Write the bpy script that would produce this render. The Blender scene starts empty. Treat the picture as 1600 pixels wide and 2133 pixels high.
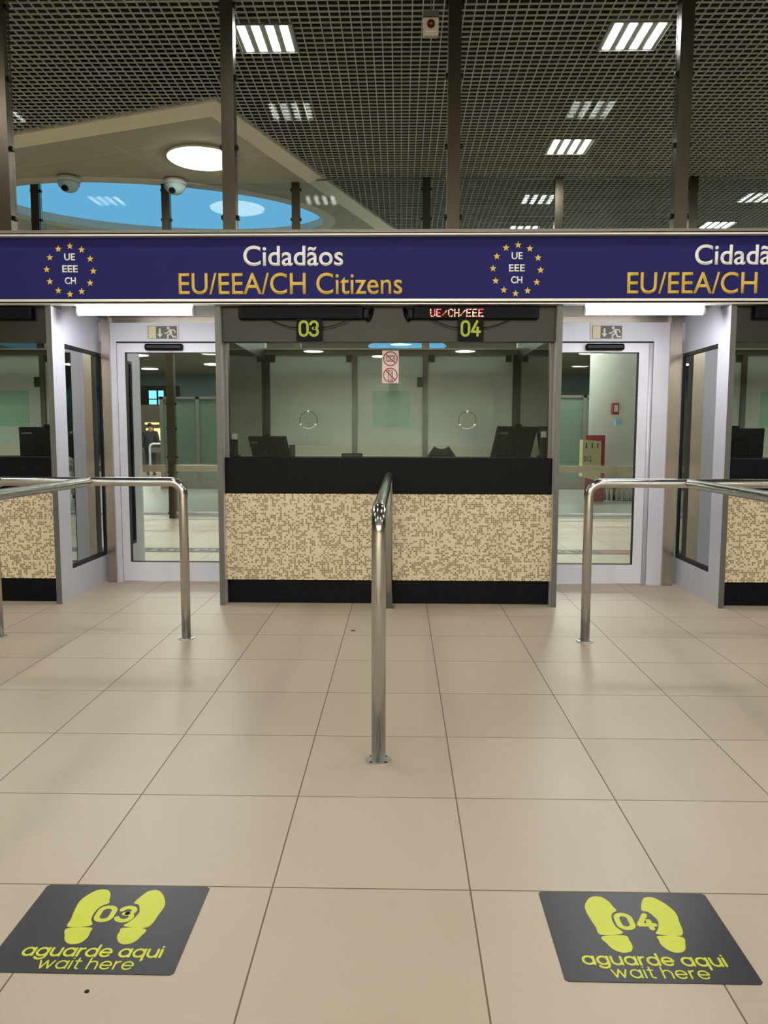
import bpy, bmesh, math, random
from mathutils import Vector, Matrix
random.seed(7)
C = bpy.context.scene.collection
PI = math.pi

# ------------------------------------------------------------------ camera, world, exposure
SC = bpy.context.scene
CAM_H, PITCH, YAW, ROLL, FPX = 1.37037, -0.0988385, 0.0204422, 0.0021326, 1624.36
cd = bpy.data.cameras.new('camera')
cd.sensor_fit = 'HORIZONTAL'; cd.sensor_width = 36.0; cd.lens = FPX * 36.0 / 1600.0
cd.clip_start = 0.05; cd.clip_end = 300
cam = bpy.data.objects.new('camera', cd); C.objects.link(cam)
_f = Vector((-math.sin(YAW)*math.cos(PITCH), math.cos(YAW)*math.cos(PITCH), math.sin(PITCH)))
_r = Vector((math.cos(YAW), math.sin(YAW), 0)); _u = _r.cross(_f)
_r2 = math.cos(ROLL)*_r + math.sin(ROLL)*_u; _u2 = -math.sin(ROLL)*_r + math.cos(ROLL)*_u
cam.matrix_world = Matrix(((_r2.x, _u2.x, -_f.x, 0), (_r2.y, _u2.y, -_f.y, 0), (_r2.z, _u2.z, -_f.z, CAM_H), (0, 0, 0, 1)))
SC.camera = cam
SC.view_settings.view_transform = 'Standard'; SC.view_settings.look = 'None'
SC.view_settings.exposure = 2.7; SC.view_settings.gamma = 1.0
SC.view_settings.use_curve_mapping = False
SC.cycles.transparent_max_bounces = 40
SC.cycles.max_bounces = 10; SC.cycles.glossy_bounces = 6
SC.cycles.caustics_reflective = False; SC.cycles.caustics_refractive = False
SC.cycles.sample_clamp_indirect = 6.0

SKY_STRENGTH = 0.165
L_STRIP, L_DISC, L_FARD, L_TUBE, L_CANOPY = 12.0, 31.0, 14.5, 9.0, 6.5     # lamp radiances


def lin(c):
    return tuple((v/12.92 if v <= 0.04045 else ((v+0.055)/1.055)**2.4) for v in [x/255.0 for x in c])


W = bpy.data.worlds.new('dusk_sky'); SC.world = W; W.use_nodes = True
_bg = W.node_tree.nodes['Background']; _bg.inputs[0].default_value = (*lin((108, 180, 224)), 1); _bg.inputs[1].default_value = SKY_STRENGTH

# ------------------------------------------------------------------ materials
MATS = {}


def nmat(name):
    m = bpy.data.materials.new(name); m.use_nodes = True
    nt = m.node_tree; nt.nodes.clear()
    out = nt.nodes.new('ShaderNodeOutputMaterial')
    MATS[name] = m
    return m, nt, out


def nd(nt, typ, **kw):
    n = nt.nodes.new(typ)
    for k, v in kw.items():
        setattr(n, k, v)
    return n


def mth(nt, op, a, b=None):
    n = nt.nodes.new('ShaderNodeMath'); n.operation = op
    for i, v in enumerate((a, b)):
        if v is None: continue
        if isinstance(v, (int, float)): n.inputs[i].default_value = v
        else: nt.links.new(v, n.inputs[i])
    return n.outputs[0]


def mixc(nt, fac, a, b):
    n = nt.nodes.new('ShaderNodeMix'); n.data_type = 'RGBA'
    for i, v in ((0, fac), (6, a), (7, b)):
        if isinstance(v, (int, float)): n.inputs[i].default_value = v
        elif isinstance(v, tuple): n.inputs[i].default_value = (*v, 1) if len(v) == 3 else v
        else: nt.links.new(v, n.inputs[i])
    return n.outputs[2]


def prin(name, col, rough=0.5, metal=0.0, var=0.06, scale=30.0, spec=0.5, stretch=None, bump=0.0, coat=0.0):
    """Principled surface with a faint noise in its colour, optionally stretched like brushing."""
    m, nt, out = nmat(name)
    p = nd(nt, 'ShaderNodeBsdfPrincipled'); nt.links.new(p.outputs[0], out.inputs[0])
    p.inputs['Roughness'].default_value = rough; p.inputs['Metallic'].default_value = metal
    p.inputs['Specular IOR Level'].default_value = spec; p.inputs['Coat Weight'].default_value = coat
    tc = nd(nt, 'ShaderNodeTexCoord'); mp = nd(nt, 'ShaderNodeMapping'); nt.links.new(tc.outputs['Object'], mp.inputs[0])
    if stretch: mp.inputs['Scale'].default_value = stretch
    no = nd(nt, 'ShaderNodeTexNoise'); no.inputs['Scale'].default_value = scale; no.inputs['Detail'].default_value = 3
    nt.links.new(mp.outputs[0], no.inputs['Vector'])
    c = lin(col)
    lo = tuple(max(0, v*(1-var)) for v in c); hi = tuple(min(1, v*(1+var)) for v in c)
    nt.links.new(mixc(nt, no.outputs['Fac'], lo, hi), p.inputs['Base Color'])
    if bump:
        b = nd(nt, 'ShaderNodeBump'); b.inputs['Strength'].default_value = bump; b.inputs['Distance'].default_value = 0.002
        nt.links.new(no.outputs['Fac'], b.inputs['Height']); nt.links.new(b.outputs[0], p.inputs['Normal'])
    return m


def emit(name, col, strength):
    m, nt, out = nmat(name)
    e = nd(nt, 'ShaderNodeEmission'); e.inputs[0].default_value = (*lin(col), 1); e.inputs[1].default_value = strength
    nt.links.new(e.outputs[0], out.inputs[0])
    return m


def glass(name, tint=(0.93, 0.96, 0.94), refl=0.0, rough=0.0, body=None, body_amt=0.0, ior=1.5, trl=0.45):
    """Flat pane: clear or tinted transmission with Fresnel reflection; body adds a milky or dark film."""
    m, nt, out = nmat(name)
    tr = nd(nt, 'ShaderNodeBsdfTransparent'); tr.inputs[0].default_value = (*tint, 1)
    gl = nd(nt, 'ShaderNodeBsdfGlossy'); gl.inputs['Roughness'].default_value = rough; gl.inputs[0].default_value = (0.95, 1, 0.98, 1)
    fr = nd(nt, 'ShaderNodeFresnel'); fr.inputs[0].default_value = ior
    base = tr.outputs[0]
    if body:
        df = nd(nt, 'ShaderNodeBsdfDiffuse'); df.inputs[0].default_value = (*lin(body), 1)
        tl = nd(nt, 'ShaderNodeBsdfTranslucent'); tl.inputs[0].default_value = (*lin(body), 1)
        ms = nd(nt, 'ShaderNodeMixShader'); ms.inputs[0].default_value = trl
        nt.links.new(df.outputs[0], ms.inputs[1]); nt.links.new(tl.outputs[0], ms.inputs[2])
        m2 = nd(nt, 'ShaderNodeMixShader'); m2.inputs[0].default_value = body_amt
        nt.links.new(base, m2.inputs[1]); nt.links.new(ms.outputs[0], m2.inputs[2]); base = m2.outputs[0]
    mx = nd(nt, 'ShaderNodeMixShader')
    nt.links.new(mth(nt, 'MINIMUM', mth(nt, 'ADD', fr.outputs[0], refl), 1.0), mx.inputs[0])
    nt.links.new(base, mx.inputs[1]); nt.links.new(gl.outputs[0], mx.inputs[2])
    nt.links.new(mx.outputs[0], out.inputs[0])
    return m


M_alu = prin('anodised_aluminium', (212, 212, 222), 0.5, 0.15, 0.05, 14, stretch=(1, 1, 0.15))
M_finshade = prin('fin_front_shade', (98, 98, 95), 0.4, 0.6, 0.05, 20)  # darker copy of the fin metal, painting the shade on its front face
M_steel = prin('brushed_steel', (172, 164, 152), 0.24, 1.0, 0.10, 60, stretch=(1, 1, 0.03))
M_steelh = prin('brushed_steel_plate', (50, 49, 46), 0.36, 0.8, 0.08, 50, stretch=(0.05, 1, 1))
M_flange = prin('steel_flange', (196, 194, 186), 0.42, 0.8, 0.04, 60)
M_rail = prin('satin_steel_tube', (188, 187, 182), 0.17, 1.0, 0.03, 80)
M_post = prin('bronze_steel_post', (78, 72, 61), 0.30, 1.0, 0.12, 40, stretch=(1, 1, 0.05))
M_granite = prin('black_granite', (5, 5, 5), 0.45, 0.0, 0.95, 420, spec=0.12)
def granite_specks(m):
    nt = m.node_tree; p = [n for n in nt.nodes if n.type == 'BSDF_PRINCIPLED'][0]
    src = p.inputs['Base Color'].links[0].from_socket
    tc = nd(nt, 'ShaderNodeTexCoord'); vo = nd(nt, 'ShaderNodeTexVoronoi'); vo.inputs['Scale'].default_value = 150
    nt.links.new(tc.outputs['Object'], vo.inputs['Vector'])
    sx = nd(nt, 'ShaderNodeSeparateColor'); nt.links.new(vo.outputs['Color'], sx.inputs[0])
    k = mth(nt, 'MULTIPLY', mth(nt, 'GREATER_THAN', sx.outputs[0], 0.86), mth(nt, 'LESS_THAN', vo.outputs['Distance'], 0.35))
    nt.links.new(mixc(nt, k, src, lin((44, 43, 39))), p.inputs['Base Color'])


granite_specks(M_granite)
M_black = prin('black_plastic', (5, 5, 5), 0.4, 0, 0.1, spec=0.18)
M_gasket = prin('black_gasket', (8, 8, 8), 0.6, 0, 0.1)
M_blackmetal = prin('black_painted_metal', (6, 6, 6), 0.45, 0.0, 0.1, spec=0.15)
M_plate = prin('black_sign_plate', (4, 4, 5), 0.45, 0, 0.1, spec=0.12)
M_lime = prin('lime_print', (170, 182, 60), 0.5, 0, 0.05)
M_navy = prin('navy_sign_panel', (37, 37, 102), 0.55, 0, 0.04, 4, spec=0.12)
M_white = prin('white_lettering', (246, 246, 240), 0.45, 0, 0.02)
M_gold = prin('gold_lettering', (226, 190, 74), 0.4, 0.0, 0.04)
M_trimw = prin('white_trim', (214, 212, 202), 0.3, 0.25, 0.02)
M_trimg = prin('grey_trim', (120, 117, 108), 0.4, 0.5, 0.04)
M_canopy = None
M_roof = prin('dark_plenum', (10, 10, 9), 0.9, 0, 0.2)
M_blade = prin('grey_grid_blade', (186, 186, 180), 0.55, 0, 0.06)
M_wallg = prin('pale_grey_wall', (150, 150, 140), 0.7, 0, 0.04, 3)
M_wallw = prin('white_ceiling', (198, 194, 180), 0.7, 0, 0.03, 3)
M_teal = prin('teal_grey_wall', (92, 116, 116), 0.6, 0, 0.05, 2)
M_lampframe = prin('lamp_frame', (120, 118, 110), 0.4, 0.2, 0.03)
M_cream = prin('cream_panel', (214, 206, 170), 0.5, 0, 0.02)
M_signgreen = prin('grey_green_sign', (92, 96, 84), 0.5, 0, 0.03)
M_paper = prin('white_sticker', (216, 208, 204), 0.5, 0, 0.02)
M_red = prin('red_print', (170, 28, 40), 0.45, 0, 0.03)
M_dark = prin('dark_print', (40, 38, 40), 0.5, 0, 0.03)
M_redp = prin('red_paint', (150, 18, 26), 0.4, 0, 0.05)
M_beige = prin('beige_paint', (196, 186, 138), 0.5, 0, 0.04)
M_mat = prin('black_vinyl', (31, 29, 31), 0.38, 0, 0.45, 26, stretch=(1, 3, 1), bump=0.12)
M_foot = prin('lime_vinyl', (206, 214, 50), 0.42, 0, 0.06, 40)
M_skin = prin('skin', (176, 128, 104), 0.5)
M_jacket = prin('charcoal_jacket', (48, 50, 50), 0.8)
M_jeans = prin('dark_trousers', (28, 28, 32), 0.8)
M_whitecloth = prin('pale_cloth', (206, 200, 184), 0.8)
M_hair = prin('brown_hair', (62, 44, 34), 0.6)
M_shoe = prin('black_shoe', (16, 16, 16), 0.5)
M_strip = emit('led_strip_glow', (255, 255, 248), L_STRIP)
M_disc = emit('disc_lamp_glow', (255, 251, 238), L_DISC)
M_discc = emit('canopy_lamp_glow', (255, 248, 226), L_CANOPY)
M_fard = emit('far_lamp_glow', (255, 255, 246), L_FARD)
M_tube = emit('tube_glow', (250, 250, 255), L_TUBE)
M_ledr = emit('led_red', (255, 60, 70), .6)
M_ledy = emit('led_yellow', (255, 240, 130), .5)
M_ledw = emit('led_pink', (255, 190, 190), .55)
M_shop = emit('lit_shop_front', (255, 200, 110), .6)
M_bluewin = emit('dusk_window', (120, 200, 225), .36)
M_glass = glass('clear_glass', (0.90, 0.93, 0.90), ior=1.3)
M_glassb = glass('booth_front_glass', (0.93, 0.96, 0.93), ior=1.3)
M_glasss = glass('screen_glass', (0.96, 0.98, 0.97), ior=1.095)
M_glassf = glass('barrier_glass', (0.93, 0.95, 0.94), ior=1.15)
M_glassd = glass('dark_side_glass', (0.03, 0.03, 0.03), 0.26)
M_darkpanel = prin('dark_side_panel', (9, 9, 8), 0.3, 0, 0.05, spec=0.15)
M_glassi = prin('dark_inner_glass', (40, 42, 34), 0.06, 0, 0.05, spec=0.6)
M_frost = glass('frosted_rear_glass', (0.05, 0.06, 0.05), 0.02, 0.02, (238, 250, 240), 0.97)
M_frostg = glass('green_frosted_film', (0.1, 0.1, 0.1), 0.01, 0.1, (176, 226, 204), 0.99, trl=0.05)
M_greeng = glass('green_partition_glass', (0.05, 0.07, 0.06), 0.0, 0.05, (122, 142, 130), 0.93)
M_arrow = prin('pale_arrow', (52, 55, 46), 0.5)


def floor_mat():
    m, nt, out = nmat('beige_floor_tiles')
    p = nd(nt, 'ShaderNodeBsdfPrincipled'); nt.links.new(p.outputs[0], out.inputs[0])
    tc = nd(nt, 'ShaderNodeTexCoord'); sx = nd(nt, 'ShaderNodeSeparateXYZ'); nt.links.new(tc.outputs['Object'], sx.inputs[0])
    T = 0.6
    u = mth(nt, 'DIVIDE', mth(nt, 'ADD', sx.outputs[0], 0.9824 + 60.0), T)
    v = mth(nt, 'DIVIDE', mth(nt, 'ADD', sx.outputs[1], -2.2393 + 60.0), T)
    fu, fv = mth(nt, 'FRACT', u), mth(nt, 'FRACT', v)
    du = mth(nt, 'MINIMUM', fu, mth(nt, 'SUBTRACT', 1.0, fu)); dv = mth(nt, 'MINIMUM', fv, mth(nt, 'SUBTRACT', 1.0, fv))
    d = mth(nt, 'MINIMUM', du, dv)
    grout = mth(nt, 'LESS_THAN', d, 0.0024/T)
    cb = nd(nt, 'ShaderNodeCombineXYZ'); nt.links.new(mth(nt, 'FLOOR', u), cb.inputs[0]); nt.links.new(mth(nt, 'FLOOR', v), cb.inputs[1])
    wn = nd(nt, 'ShaderNodeTexWhiteNoise'); wn.noise_dimensions = '2D'; nt.links.new(cb.outputs[0], wn.inputs['Vector'])
    n1 = nd(nt, 'ShaderNodeTexNoise'); n1.inputs['Scale'].default_value = 330; n1.inputs['Detail'].default_value = 2; nt.links.new(tc.outputs['Object'], n1.inputs['Vector'])
    n2 = nd(nt, 'ShaderNodeTexNoise'); n2.inputs['Scale'].default_value = 1.3; n2.inputs['Detail'].default_value = 4; nt.links.new(tc.outputs['Object'], n2.inputs['Vector'])
    k = mth(nt, 'ADD', mth(nt, 'MULTIPLY', wn.outputs['Value'], 0.35), mth(nt, 'ADD', mth(nt, 'MULTIPLY', n1.outputs['Fac'], 0.35), mth(nt, 'MULTIPLY', n2.outputs['Fac'], 0.35)))
    col = mixc(nt, k, lin((180, 164, 142)), lin((198, 183, 163)))
    col = mixc(nt, grout, col, lin((108, 92, 74)))
    nt.links.new(col, p.inputs['Base Color'])
    r = mth(nt, 'ADD', 0.36, mth(nt, 'MULTIPLY', n2.outputs['Fac'], 0.14))
    nt.links.new(mth(nt, 'ADD', r, mth(nt, 'MULTIPLY', grout, 0.3)), p.inputs['Roughness'])
    b = nd(nt, 'ShaderNodeBump'); b.inputs['Strength'].default_value = 0.35; b.inputs['Distance'].default_value = 0.001
    h = mth(nt, 'SUBTRACT', mth(nt, 'MULTIPLY', n1.outputs['Fac'], 0.12), grout)
    nt.links.new(h, b.inputs['Height']); nt.links.new(b.outputs[0], p.inputs['Normal'])
    return m


def mosaic_mat():
    m, nt, out = nmat('cream_brown_mosaic')
    p = nd(nt, 'ShaderNodeBsdfPrincipled'); nt.links.new(p.outputs[0], out.inputs[0])
    p.inputs['Roughness'].default_value = 0.35
    tc = nd(nt, 'ShaderNodeTexCoord'); sx = nd(nt, 'ShaderNodeSeparateXYZ'); nt.links.new(tc.outputs['Object'], sx.inputs[0])
    S = 0.0158
    u = mth(nt, 'DIVIDE', mth(nt, 'ADD', sx.outputs[0], 20.0), S); v = mth(nt, 'DIVIDE', mth(nt, 'ADD', sx.outputs[2], 20.0), S)
    fu, fv = mth(nt, 'FRACT', u), mth(nt, 'FRACT', v)
    row = mth(nt, 'FLOOR', v)
    cs = nd(nt, 'ShaderNodeCombineXYZ'); nt.links.new(mth(nt, 'FLOOR', u), cs.inputs[0]); nt.links.new(row, cs.inputs[1])
    w1 = nd(nt, 'ShaderNodeTexWhiteNoise'); w1.noise_dimensions = '2D'; nt.links.new(cs.outputs[0], w1.inputs['Vector'])
    cl = nd(nt, 'ShaderNodeTexNoise'); cl.inputs['Scale'].default_value = 0.16; nt.links.new(cs.outputs[0], cl.inputs['Vector'])
    val = mth(nt, 'ADD', w1.outputs['Value'], mth(nt, 'MULTIPLY', mth(nt, 'SUBTRACT', cl.outputs['Fac'], 0.5), 0.9))
    brown = mth(nt, 'GREATER_THAN', val, 0.55)                                # brown tesserae among runs of cream ones
    sh_ = mth(nt, 'FRACT', mth(nt, 'MULTIPLY', w1.outputs['Value'], 91.7))
    cream_ = mixc(nt, sh_, lin((208, 195, 160)), lin((222, 210, 178)))
    brn_ = mixc(nt, sh_, lin((132, 115, 84)), lin((160, 143, 110)))
    tile = mixc(nt, brown, cream_, brn_)
    gv = mth(nt, 'LESS_THAN', mth(nt, 'MINIMUM', fv, mth(nt, 'SUBTRACT', 1.0, fv)), 0.075)
    gu = mth(nt, 'LESS_THAN', mth(nt, 'MINIMUM', fu, mth(nt, 'SUBTRACT', 1.0, fu)), 0.07)
    g = mth(nt, 'MAXIMUM', gv, mth(nt, 'MULTIPLY', gu, brown))
    nt.links.new(mixc(nt, g, tile, lin((214, 203, 172))), p.inputs['Base Color'])
    b = nd(nt, 'ShaderNodeBump'); b.inputs['Strength'].default_value = 0.4; b.inputs['Distance'].default_value = 0.001; b.invert = True
    nt.links.new(g, b.inputs['Height']); nt.links.new(b.outputs[0], p.inputs['Normal'])
    return m


def canopy_mat():
    m, nt, out = nmat('canopy_panels')
    p = nd(nt, 'ShaderNodeBsdfPrincipled'); nt.links.new(p.outputs[0], out.inputs[0]); p.inputs['Roughness'].default_value = 0.75
    tc = nd(nt, 'ShaderNodeTexCoord'); sx = nd(nt, 'ShaderNodeSeparateXYZ'); nt.links.new(tc.outputs['Object'], sx.inputs[0])
    fx = mth(nt, 'FRACT', mth(nt, 'DIVIDE', mth(nt, 'ADD', sx.outputs[0], 62.02), 2.0))
    fy = mth(nt, 'FRACT', mth(nt, 'DIVIDE', mth(nt, 'ADD', sx.outputs[1], 60.0), 0.8))
    a = mth(nt, 'LESS_THAN', fx, 0.008); b = mth(nt, 'LESS_THAN', fy, 0.018)
    g = mth(nt, 'MAXIMUM', a, b)
    nt.links.new(mixc(nt, g, lin((168, 164, 148)), lin((196, 190, 172))), p.inputs['Base Color'])
    return m


M_floor, M_mosaic, M_canopy = floor_mat(), mosaic_mat(), canopy_mat()

# ------------------------------------------------------------------ object helpers


def tag(o, label=None, cat=None, group=None, kind=None):
    if label: o['label'] = label
    if cat: o['category'] = cat
    if group: o['group'] = group
    if kind: o['kind'] = kind
    return o


def thing(name, label, cat, loc=(0, 0, 0), group=None, kind=None):
    o = bpy.data.objects.new(name, None); C.objects.link(o); o.location = loc; o.empty_display_size = 0.1
    return tag(o, label, cat, group, kind)


def wloc(o):
    v = Vector((0, 0, 0))
    while o is not None:
        v = v + o.location; o = o.parent
    return v


class MB:
    """Collects shapes in world coordinates and links them as one mesh object."""

    def __init__(self):
        self.bm = bmesh.new()

    def box(self, x0, x1, y0, y1, z0, z1, bev=0.0):
        vs = [self.bm.verts.new(p) for p in ((x0, y0, z0), (x1, y0, z0), (x1, y1, z0), (x0, y1, z0), (x0, y0, z1), (x1, y0, z1), (x1, y1, z1), (x0, y1, z1))]
        fs = [self.bm.faces.new([vs[i] for i in q]) for q in ((3, 2, 1, 0), (4, 5, 6, 7), (0, 1, 5, 4), (1, 2, 6, 5), (2, 3, 7, 6), (3, 0, 4, 7))]
        if bev:
            es = list({e for f in fs for e in f.edges})
            bmesh.ops.bevel(self.bm, geom=es, offset=bev, segments=2, profile=0.5, affect='EDGES')
        return self

    def tube(self, pts, r, seg=16, caps=True, radii=None):
        pts = [Vector(p) for p in pts]; n = len(pts); rings = []
        up = None
        for i, p in enumerate(pts):
            a = (pts[i]-pts[i-1]).normalized() if i else (pts[1]-pts[0]).normalized()
            b = (pts[i+1]-pts[i]).normalized() if i < n-1 else a
            t = (a+b).normalized()
            if up is None:
                ref = Vector((0, 0, 1)) if abs(t.z) < 0.9 else Vector((1, 0, 0))
                up = (ref - t*ref.dot(t)).normalized()
            else:
                up = (up - t*up.dot(t)).normalized()
            s = t.cross(up)
            rr = radii[i] if radii else r
            k = 1.0/max(0.3, a.dot(t))
            rings.append([self.bm.verts.new(p + (up*math.cos(2*PI*j/seg) + s*math.sin(2*PI*j/seg))*rr*(k if not radii else 1)) for j in range(seg)])
        for i in range(n-1):
            for j in range(seg):
                f = self.bm.faces.new((rings[i][j], rings[i][(j+1) % seg], rings[i+1][(j+1) % seg], rings[i+1][j])); f.smooth = True
        if caps:
            self.bm.faces.new(list(reversed(rings[0]))); self.bm.faces.new(rings[-1])
        return self

    def lathe(self, prof, cx, cy, cz, seg=32, axis='z', flat=False):
        rings = []
        for r, h in prof:
            ring = []
            for j in range(seg):
                a = 2*PI*j/seg
                if axis == 'z': q = (cx+r*math.cos(a), cy+r*math.sin(a), cz+h)
                else: q = (cx+r*math.cos(a), cy-h, cz+r*math.sin(a))
                ring.append(self.bm.verts.new(q))
            rings.append(ring)
        for i in range(len(rings)-1):
            for j in range(seg):
                f = self.bm.faces.new((rings[i][j], rings[i][(j+1) % seg], rings[i+1][(j+1) % seg], rings[i+1][j])); f.smooth = not flat
        self.bm.faces.new(list(reversed(rings[0]))); self.bm.faces.new(rings[-1])
        return self

    nj = 0

    def prism(self, poly, frame, t):
        """poly: 2D outline, frame: (origin, U, V, N); extruded from the plane by t along N."""
        O, U, V, N = frame
        a = [self.bm.verts.new(O+U*x+V*y) for x, y in poly]; b = [self.bm.verts.new(O+U*x+V*y+N*t) for x, y in poly]
        n = len(poly)
        self.bm.faces.new(list(reversed(a))); self.bm.faces.new(b)
        for i in range(n):
            self.bm.faces.new((a[i], a[(i+1) % n], b[(i+1) % n], b[i]))
        return self

    def stroke(self, pts, w, frame, t0, caps=True):
        """A ribbon of width w along a 2D polyline, with round ends and joints."""
        def step():
            self.nj += 1
            return t0 + 2e-5*(self.nj % 17)

        P = [Vector((p[0], p[1])) for p in pts]
        for i in range(len(P)-1):
            d = P[i+1]-P[i]
            if d.length < 1e-9: continue
            d.normalize(); nrm = Vector((-d.y, d.x))*w/2
            self.prism([tuple(P[i]-nrm), tuple(P[i+1]-nrm), tuple(P[i+1]+nrm), tuple(P[i]+nrm)], frame, step())
        for i, p in enumerate(P):
            if i in (0, len(P)-1) and not caps: continue
            self.prism([(p.x+w/2*math.cos(2*PI*j/14), p.y+w/2*math.sin(2*PI*j/14)) for j in range(14)], frame, step())
        return self

    def build(self, name, mat, parent=None, label=None, smooth=False, loc=None, bev=0.0):
        bmesh.ops.recalc_face_normals(self.bm, faces=self.bm.faces[:])
        off = wloc(parent) if parent else Vector(loc or (0, 0, 0))
        bmesh.ops.translate(self.bm, verts=self.bm.verts[:], vec=-off)
        me = bpy.data.meshes.new(name); self.bm.to_mesh(me); self.bm.free()
        if smooth:
            for f in me.polygons: f.use_smooth = True
        o = bpy.data.objects.new(name, me); C.objects.link(o)
        for mm in (mat if isinstance(mat, (list, tuple)) else [mat]): me.materials.append(mm)
        if parent: o.parent = parent
        else: o.location = off
        if label: o['label'] = label
        return o


def struct(name, mb, mat, parent=None):
    o = mb.build(name, mat, parent)
    if not parent: o['kind'] = 'structure'
    return o


def copy_tree(o, parent=None):
    c = o.copy(); C.objects.link(c)
    if parent: c.parent = parent
    for ch in list(o.children): copy_tree(ch, c)
    return c


def frame_v(x, y, z):      # upright plane facing the hall (-Y)
    return (Vector((x, y, z)), Vector((1, 0, 0)), Vector((0, 0, 1)), Vector((0, -1, 0)))


def frame_f(x, y, z):      # on the floor, facing up
    return (Vector((x, y, z)), Vector((1, 0, 0)), Vector((0, 1, 0)), Vector((0, 0, 1)))


def text_obj(name, body, x0, x1, z0, z1, y, mat, parent, off=0.0, ref=None, depth=0.002, vert=True):
    """Lettering scaled so that its bounding box is x0..x1 by z0..z1."""
    c = bpy.data.curves.new('lettering', 'FONT'); c.body = body; c.size = 1.0; c.offset = off; c.resolution_u = 6
    t = bpy.data.objects.new('lettering_source', c); C.objects.link(t)
    dg = bpy.context.evaluated_depsgraph_get()
    me = bpy.data.meshes.new_from_object(t.evaluated_get(dg)); bpy.data.objects.remove(t)
    xs = [v.co.x for v in me.vertices]; ys = [v.co.y for v in me.vertices]
    bm = bmesh.new(); bm.from_mesh(me); bpy.data.meshes.remove(me)
    sx = (x1-x0)/(max(xs)-min(xs)); sy = (z1-z0)/(max(ys)-min(ys))
    mx, my = min(xs), min(ys)
    for v in bm.verts:
        v.co = Vector((x0+(v.co.x-mx)*sx, y, z0+(v.co.y-my)*sy))
    r = bmesh.ops.extrude_face_region(bm, geom=bm.faces[:])
    bmesh.ops.translate(bm, verts=[g for g in r['geom'] if isinstance(g, bmesh.types.BMVert)], vec=(0, -depth, 0))
    m = MB(); m.bm.free(); m.bm = bm
    return m.build(name, mat, parent)


def arc(cx, cy, rx, ry, a0, a1, n=14):
    return [(cx+rx*math.cos(math.radians(a0+(a1-a0)*i/n)), cy+ry*math.sin(math.radians(a0+(a1-a0)*i/n))) for i in range(n+1)]


# rounded stroke alphabet (x-height 1)
GL = {
    'a': (1.0, [arc(.5, .5, .5, .5, 0, 360, 24), [(1, 0), (1, 1)]]),
    'g': (1.0, [arc(.5, .5, .5, .5, 0, 360, 24), [(1, 1), (1, -.02)] + arc(.5, -.02, .5, .42, 0, -150, 12)]),
    'u': (.9, [[(0, 1), (0, .45)] + arc(.45, .45, .45, .45, 180, 360, 12) + [(.9, 1)], [(.9, .5), (.9, 0)]]),
    'r': (.42, [[(0, 0), (0, 1)], arc(.45, .55, .45, .45, 180, 90, 8)]),
    'd': (1.0, [arc(.5, .5, .5, .5, 0, 360, 24), [(1, 0), (1, 1.45)]]),
    'e': (1.0, [[(0, .5), (1, .5)] + arc(.5, .5, .5, .5, 0, 318, 22)]),
    'q': (1.0, [arc(.5, .5, .5, .5, 0, 360, 24), [(1, 1), (1, -.45)]]),
    'i': (0.0, [[(0, 0), (0, 1)], [(0, 1.36), (0, 1.37)]]),
    'w': (1.4, [[(0, 1), (.35, 0), (.7, 1), (1.05, 0), (1.4, 1)]]),
    't': (.5, [[(.22, 1.36), (.22, .22)] + arc(.44, .22, .22, .22, 180, 290, 6), [(0, 1), (.5, 1)]]),
    'h': (.86, [[(0, 0), (0, 1.45)], [(0, .55)] + arc(.43, .57, .43, .43, 180, 0, 12) + [(.86, 0)]]),
    ' ': (.15, []),
    '0': (.78, [[(.78, .95), (.78, .5)] + arc(.39, .39, .39, .39, 0, -180, 12) + [(0, 1.0)] + arc(.39, 1.01, .39, .39, 180, 0, 12)]),
    '3': (.72, [arc(.34, 1.04, .36, .36, 165, -82, 14), arc(.33, .37, .39, .37, 85, -165, 14), [(.25, .72), (.4, .72)]]),
    '4': (.86, [[(.56, 1.4), (0, .38), (.86, .38)], [(.62, .78), (.62, 0)]]),
}


def stroke_text(mb, body, x0, x1, y0, xh, w, frame, t, gap=.42):
    adv, items = 0.0, []
    for ch in body:
        wd, st = GL[ch]; items.append((adv, st)); adv += wd+gap
    total = adv-gap
    sx = (x1-x0-w)/total
    for a, st in items:
        for s in st:
            mb.stroke([(x0+w/2+(a+px)*sx, y0+py*xh) for px, py in s], w, frame, t)


def smooth_loop(pts, n=5):
    out = []
    N = len(pts)
    for i in range(N):
        p0, p1, p2, p3 = [Vector(pts[(i+k) % N]) for k in (-1, 0, 1, 2)]
        for j in range(n):
            t = j/n
            out.append(tuple(0.5*((2*p1)+(p2-p0)*t+(2*p0-5*p1+4*p2-p3)*t*t+(3*p1-p0-3*p2+p3)*t**3)))
    return out


# ------------------------------------------------------------------ the hall
ZC = 5.40                       # open-grid ceiling
XL, XR, YB, YF = -20.0, 20.0, -30.0, 52.0
struct('floor', MB().box(XL, XR, YB, YF, -0.1, 0.0), M_floor)
struct('wall_left', MB().box(XL-0.2, XL, YB, YF, 0, 6.4), M_wallg)
struct('wall_right', MB().box(XR, XR+0.2, YB, YF, 0, 6.4), M_wallg)
struct('wall_back', MB().box(XL, XR, YB-0.2, YB, 0, 6.4), M_wallg)
struct('wall_far', MB().box(XL, XR, YF, YF+0.2, 0, 6.4), M_teal)

struct('floor_far', MB().box(XL, XR, 12.78, YF, 0.0, 0.0012), prin('grey_floor_tiles', (128, 130, 124), 0.3, 0, 0.04, 2))

# canopy geometry (a rotated corner of a white suspended ceiling)
PHI = math.radians(19.3)
CC = Vector((-2.24, 9.83))
AX, AY = Vector((math.cos(PHI), -math.sin(PHI))), Vector((math.sin(PHI), math.cos(PHI)))
CW, CD = 16.0, 15.0


def can_w(x, y):
    return CC + AX*x + AY*y


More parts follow.
